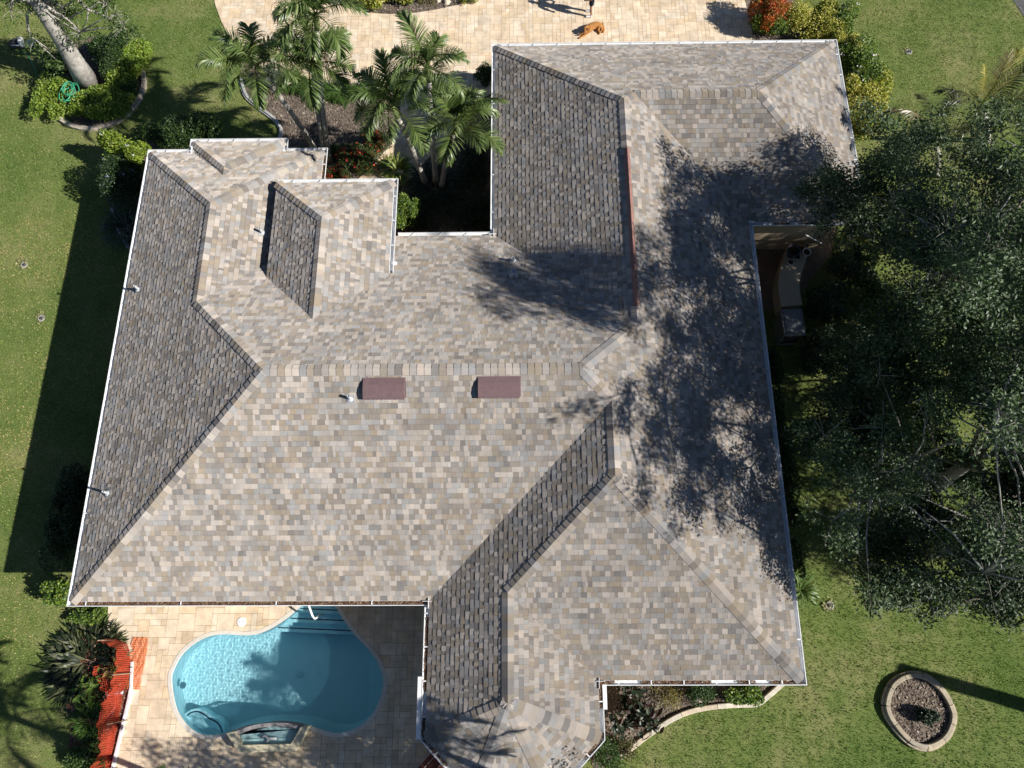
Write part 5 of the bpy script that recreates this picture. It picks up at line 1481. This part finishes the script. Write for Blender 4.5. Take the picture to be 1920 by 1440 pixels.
# sprinkler heads with their worn rings of bare ground
for k, (px, py, lab) in enumerate(((46, 497, 'sprinkler head in a pale bare patch, upper one on the west lawn'), (78, 597, 'sprinkler head in a pale bare patch, lower one on the west lawn'),
                                    (1703, 98, 'sprinkler head in a pale bare patch on the northeast lawn'), (1555, 1135, 'sprinkler head in a pale bare patch beside the southeast eave'))):
    v = at(px, py, 0); t = empty('sprinkler_head', v, lab, 'sprinkler', 'sprinkler heads in the lawn')
    b = MB(); b.lathe((0, 0, 0), [(.12, 0), (.13, .03), (.10, .045), (.085, .02)], 18, (.3, .29, .27)); b.build('collar', M['edging'], t)
    b = MB(); b.lathe((0, 0, .02), [(.05, 0), (.05, .035), (.035, .045)], 12); b.build('nozzle', M['sprinkler'], t)
    pp = [(v.x - .05 + math.cos(a) * .22 * R.uniform(.7, 1.3), v.y + .05 + math.sin(a) * .22 * R.uniform(.7, 1.3)) for a in np.linspace(0, 6.28, 14)[:-1]]
    o = chips(pp, 200, .02, [(.27, .26, .12), (.22, .22, .09), (.32, .29, .16)], 'dry_thatch'); o.parent = t; o.location = (-v.x, -v.y, 0)
# side courtyard: curved wall with pots, leaning pole, cabinet
cwl = [at2(*p, .8) for p in ((1482, 456), (1474, 480), (1466, 505), (1462, 530), (1464, 556), (1468, 575))]
cw = smooth_line(cwl, 4); co = cw[len(cw) // 2]
gw = empty('garden_wall', (co[0], co[1], 0), 'low curved beige garden wall carrying plant pots in the side courtyard', 'garden wall')
b = MB(); a_, d_ = offset_line(cw, .0), offset_line(cw, .62)
b.prism([(p[0] - co[0], p[1] - co[1]) for p in a_ + d_[::-1]], 0, .74); b.build('wall', M['beige'], gw)
b = MB(); a_, d_ = offset_line(cw, -.04), offset_line(cw, .66)
b.prism([(p[0] - co[0], p[1] - co[1]) for p in a_ + d_[::-1]], .742, .80, bottom=True); b.build('cap', M['beige'], gw)
def pot(px, py, r, h, mat, label, z=.80, soil=True):
    v = at(px, py, z + h); v.z = z
    t = empty('plant_pot', v, label, 'plant pot', 'pots on the garden wall')
    b = MB(); b.lathe((0, 0, 0), [(r * .65, 0), (r * .95, h * .75), (r, h * .82), (r * 1.06, h * .84), (r * 1.06, h), (r * .9, h), (r * .86, h * .8)], 20); b.build('bowl', M[mat], t, True)
    b = MB(); b.lathe((0, 0, h * .8), [(r * .87, 0), (r * .87, .004)], 14); b.build('soil', M['soil'], t)
pot(1489, 469, .21, .34, 'blueglaze', 'large dark blue plant pot on the garden wall')
pot(1502, 466, .12, .22, 'terracotta', 'orange terracotta pot behind the white one on the garden wall')
pot(1513, 472, .14, .24, 'glaze', 'white glazed pot at the outer end of the garden wall')
pot(1513, 460, .08, .15, 'beige', 'small tan pot furthest north on the garden wall')
pot(1495, 480, .13, .2, 'beige', 'cream pot in front of the dark blue one on the garden wall')
pot(1483, 491, .1, .12, 'glaze', 'small white dish shaped pot near the wall edge')
v0, v1_ = at(1510, 440, 1.9), at(1540, 456, .4)
b = MB(); b.tube([(0, 0, 0), tuple(v1_ - v0)], .022, 8); o = b.build('leaning_pole', M['white'], None); o.location = v0; tag(o, 'thin white pole leaning by the courtyard wall', 'pole')
v = at(1488, 603, 1.0); 
ac = empty('utility_cabinet', (v.x, v.y, 0), 'grey metal utility cabinet on the ground between east eave and dark trees', 'utility cabinet', rz=.02)
b = MB(); b.box((0, 0, .45), (.62, .85, .9)); b.build('body', M['acmetal'], ac)
b = MB(); b.box((0, 0, .93), (.7, .93, .06)); b.box((0, 0, .975), (.52, .75, .03)); b.build('lid', M['acmetal'], ac)
for i in range(7):
    b = MB(); b.box((0, -.435, .2 + i * .09), (.55, .03, .035)); b.build('louver', M['dark'], ac)
# red stained deck box under the bay eave
v = at(815, 1432, .3)
rbx = empty('deck_bench', (v.x, v.y, 0), 'dark red stained wooden bench half hidden under the bay window eave', 'bench', rz=.82)
for i in range(4):
    b = MB(); b.box((0, -.21 + i * .14, .43), (1.25, .125, .04)); b.build('plank', M['redwood'], rbx)
for sx in (-.5, .5):
    for sy in (-.2, .2):
        b = MB(); b.box((sx, sy, .205), (.08, .08, .41)); b.build('leg', M['redwood'], rbx)
b = MB(); b.box((0, 0, .38), (1.1, .06, .06)); b.build('rail', M['redwood'], rbx)

# ------------------------------------------------------------------ dog and person on the driveway
def skinned(name, joints, edges, mat, parent, root=0, levels=2):
    """One continuous surface grown over a skeleton: joints = (x, y, z, r or (rx, ry))."""
    me = bpy.data.meshes.new(name)
    me.from_pydata([j[:3] for j in joints], edges, [])
    me.materials.append(mat)
    o = bpy.data.objects.new(name, me); put(o, parent)
    sk = o.modifiers.new('skin', 'SKIN'); sk.use_smooth_shade = True
    lay = me.skin_vertices[0] if me.skin_vertices else None
    if lay is None:
        bpy.context.view_layer.update(); lay = me.skin_vertices[0]
    for i, j in enumerate(joints):
        r = j[3]; lay.data[i].radius = r if hasattr(r, '__len__') else (r, r)
        lay.data[i].use_root = (i == root)
    ss = o.modifiers.new('sub', 'SUBSURF'); ss.levels = levels; ss.render_levels = levels
    return o

# the dog lies on its side, back to the north-east, legs towards the house
dv = at(1112, 52, 0)
dog = empty('dog', (dv.x, dv.y, 0.026), 'golden brown dog lying on the driveway near the standing person', 'dog')
def dg(px, py, z): v = at(px, py, z); return (v.x - dv.x, v.y - dv.y, z)
J = [(*dg(1122, 46, .15), .135),      # 0 pelvis
     (*dg(1115, 48, .17), .14), (*dg(1108, 51, .17), .15), (*dg(1103, 54, .16), .13),      # 1 loin 2 chest 3 shoulder
     (*dg(1101, 53, .22), .085), (*dg(1099, 52, .28), .09), (*dg(1097, 57, .26), .07), (*dg(1095.5, 61, .22), .042),   # 4 neck 5 head 6 brow 7 muzzle
     (*dg(1101, 63, .09), .06), (*dg(1094, 68, .05), .036), (*dg(1087, 72, .035), .032), (*dg(1085, 73, .03), .036),   # 8-11 lower front leg
     (*dg(1098, 62, .12), .055), (*dg(1091, 64, .07), .034), (*dg(1085, 67, .04), .032),     # 12-14 upper front leg
     (*dg(1124, 52, .12), .09), (*dg(1121, 58, .07), .05), (*dg(1125, 62, .05), .032), (*dg(1123, 65, .035), .034),  # 15-18 lower hind leg
     (*dg(1126, 50, .16), .08), (*dg(1129, 56, .10), .05), (*dg(1127, 59, .07), .032), (*dg(1125, 62, .06), .032),   # 19-22 upper hind leg
     (*dg(1128, 46, .12), .05), (*dg(1131, 52, .07), .05), (*dg(1132, 59, .055), .055), (*dg(1130, 62, .045), .03)]   # 23-26 tail
Ed = [(0, 1), (1, 2), (2, 3), (3, 4), (4, 5), (5, 6), (6, 7), (3, 8), (8, 9), (9, 10), (10, 11), (3, 12), (12, 13), (13, 14), (0, 15), (15, 16), (16, 17), (17, 18), (0, 19), (19, 20), (20, 21), (21, 22), (0, 23), (23, 24), (24, 25), (25, 26)]
dcol = (.40, .185, .06)
body = skinned('body', J, Ed, surf('dog_coat', dcol, .85, .15, var=.35, scale=9, bump=.6, bscale=70), dog)
for sx, sy in ((-3.0, -.5), (2.2, 1.5)):
    b = MB(); c = Vector(dg(1099 + sx, 53 + sy, .31))
    b.add([c + Vector((0, .05, .02)), c + Vector((.05, 0, .03)), c + Vector((.02, -.13, -.05)), c + Vector((-.05, -.02, .0)), c + Vector((0, -.04, .045))], [(0, 3, 4), (0, 4, 1), (4, 3, 2), (1, 4, 2)], (.27, .11, .035)); b.build('ear', M['fur'], dog, True)
b = MB(); c = dg(1095, 62.5, .225); b.lathe(c, [(.022, -.015), (.026, 0), (.016, .02)], 8); b.build('nose', M['dark'], dog, True)
for sx in (-1.3, 1.2):
    b = MB(); c = dg(1097 + sx, 57.5, .325); b.lathe(c, [(.012, -.01), (.013, 0), (.006, .01)], 8); b.build('eye', M['dark'], dog, True)

# the standing person: only the lower legs are inside the frame
fv = at(1107, 28, 0)
per = empty('person', (fv.x, fv.y, .028), 'person in navy shorts and white shoes standing behind the dog, cut by the top edge', 'person', rz=math.pi)   # faces west
def leg(s): return [(0, s * .10, .93, .085), (.02, s * .11, .70, .078), (.02, s * .12, .50, .056), (.0, s * .125, .32, .055), (-.02, s * .13, .10, .036), (.0, s * .13, .06, .038), (.10, s * .14, .035, .034), (.17, s * .145, .03, .026)]
J = [(0, 0, .97, (.14, .10))]; Ed = []
J += [(0, 0, 1.12, (.13, .095)), (0, 0, 1.30, (.155, .105)), (0, 0, 1.42, (.13, .08)), (0, 0, 1.50, .055), (.01, 0, 1.57, .058)]
Ed += [(0, 1), (1, 2), (2, 3), (3, 4), (4, 5)]
J += [(.02, 0, 1.64, (.075, .085)), (.015, 0, 1.72, (.07, .08))]; Ed += [(5, 6), (6, 7)]
for s in (-1, 1):
    i0 = len(J); J += leg(s); Ed += [(0, i0)] + [(i0 + k, i0 + k + 1) for k in range(7)]
for s in (-1, 1):
    i0 = len(J)
    J += [(0, s * .17, 1.41, .055), (-.02, s * .25, 1.28, .046), (-.03, s * .29, 1.12, .038), (.08, s * .27, .98, .033), (.18, s * .22, .92, .026), (.23, s * .2, .91, (.032, .018))]
    Ed += [(3, i0)] + [(i0 + k, i0 + k + 1) for k in range(5)]
    pm = i0 + 5
    for k, (dy, l) in enumerate(((-.026, .07), (-.009, .08), (.009, .076), (.026, .062))):
        f0 = len(J); J += [(.26, s * .2 + dy, .908, .0095), (.26 + l * .55, s * .2 + dy * 1.1, .895, .009), (.26 + l * .9, s * .2 + dy * 1.1, .87, .0075)]
        Ed += [(pm, f0), (f0, f0 + 1), (f0 + 1, f0 + 2)]
    f0 = len(J); J += [(.215, s * .165, .90, .0105), (.245, s * .15, .885, .0085)]; Ed += [(pm - 1, f0), (f0, f0 + 1)]
skinned('body', J, Ed, M['skin'], per)
J = [(0, 0, 1.02, (.165, .125)), (0, 0, 1.15, (.155, .12)), (0, 0, 1.30, (.178, .128)), (0, 0, 1.43, (.15, .10)), (0, 0, 1.485, .075)]
Ed = [(0, 1), (1, 2), (2, 3), (3, 4)]
for s in (-1, 1):
    i0 = len(J); J += [(0, s * .18, 1.41, .075), (-.015, s * .235, 1.30, .068), (-.025, s * .265, 1.22, .066)]; Ed += [(3, i0), (i0, i0 + 1), (i0 + 1, i0 + 2)]
skinned('shirt', J, Ed, M['shirt'], per)
J = [(0, 0, 1.0, (.17, .13)), (0, 0, .92, (.165, .13))]; Ed = [(0, 1)]
for s in (-1, 1):
    i0 = len(J); J += [(.01, s * .10, .84, .115), (.02, s * .11, .68, .105), (.02, s * .118, .54, .10)]; Ed += [(1, i0), (i0, i0 + 1), (i0 + 1, i0 + 2)]
skinned('shorts', J, Ed, M['shorts'], per)
for s in (-1, 1):
    skinned('shoe', [(-.05, s * .13, .055, (.052, .05)), (.05, s * .135, .05, (.05, .045)), (.15, s * .142, .04, (.048, .034)), (.21, s * .146, .034, (.036, .024)), (-.03, s * .13, .10, .048)], [(0, 1), (1, 2), (2, 3), (0, 4)], M['white'], per)
skinned('hair', [(-.03, 0, 1.66, (.07, .08)), (-.015, 0, 1.75, (.075, .082)), (.02, 0, 1.79, (.05, .06))], [(0, 1), (1, 2)], M['hair'], per)
b = MB(); b.add([(.085, -.014, 1.645), (.085, .014, 1.645), (.118, 0, 1.64), (.09, 0, 1.69)], [(0, 2, 1), (0, 3, 2), (1, 2, 3)]); b.build('nose', M['skin'], per, True)
for s in (-1, 1):
    b = MB(); b.lathe((.082, s * .032, 1.675), [(.008, -.008), (.011, 0), (.008, .008)], 8); b.build('eye', M['dark'], per, True)
    b = MB(); b.lathe((.0, s * .086, 1.655), [(.014, -.028), (.022, 0), (.018, .028)], 8); b.build('ear', M['skin'], per, True)
b = MB(); b.box((.088, 0, 1.60), (.012, .05, .01)); b.build('mouth', M['shirt'], per)
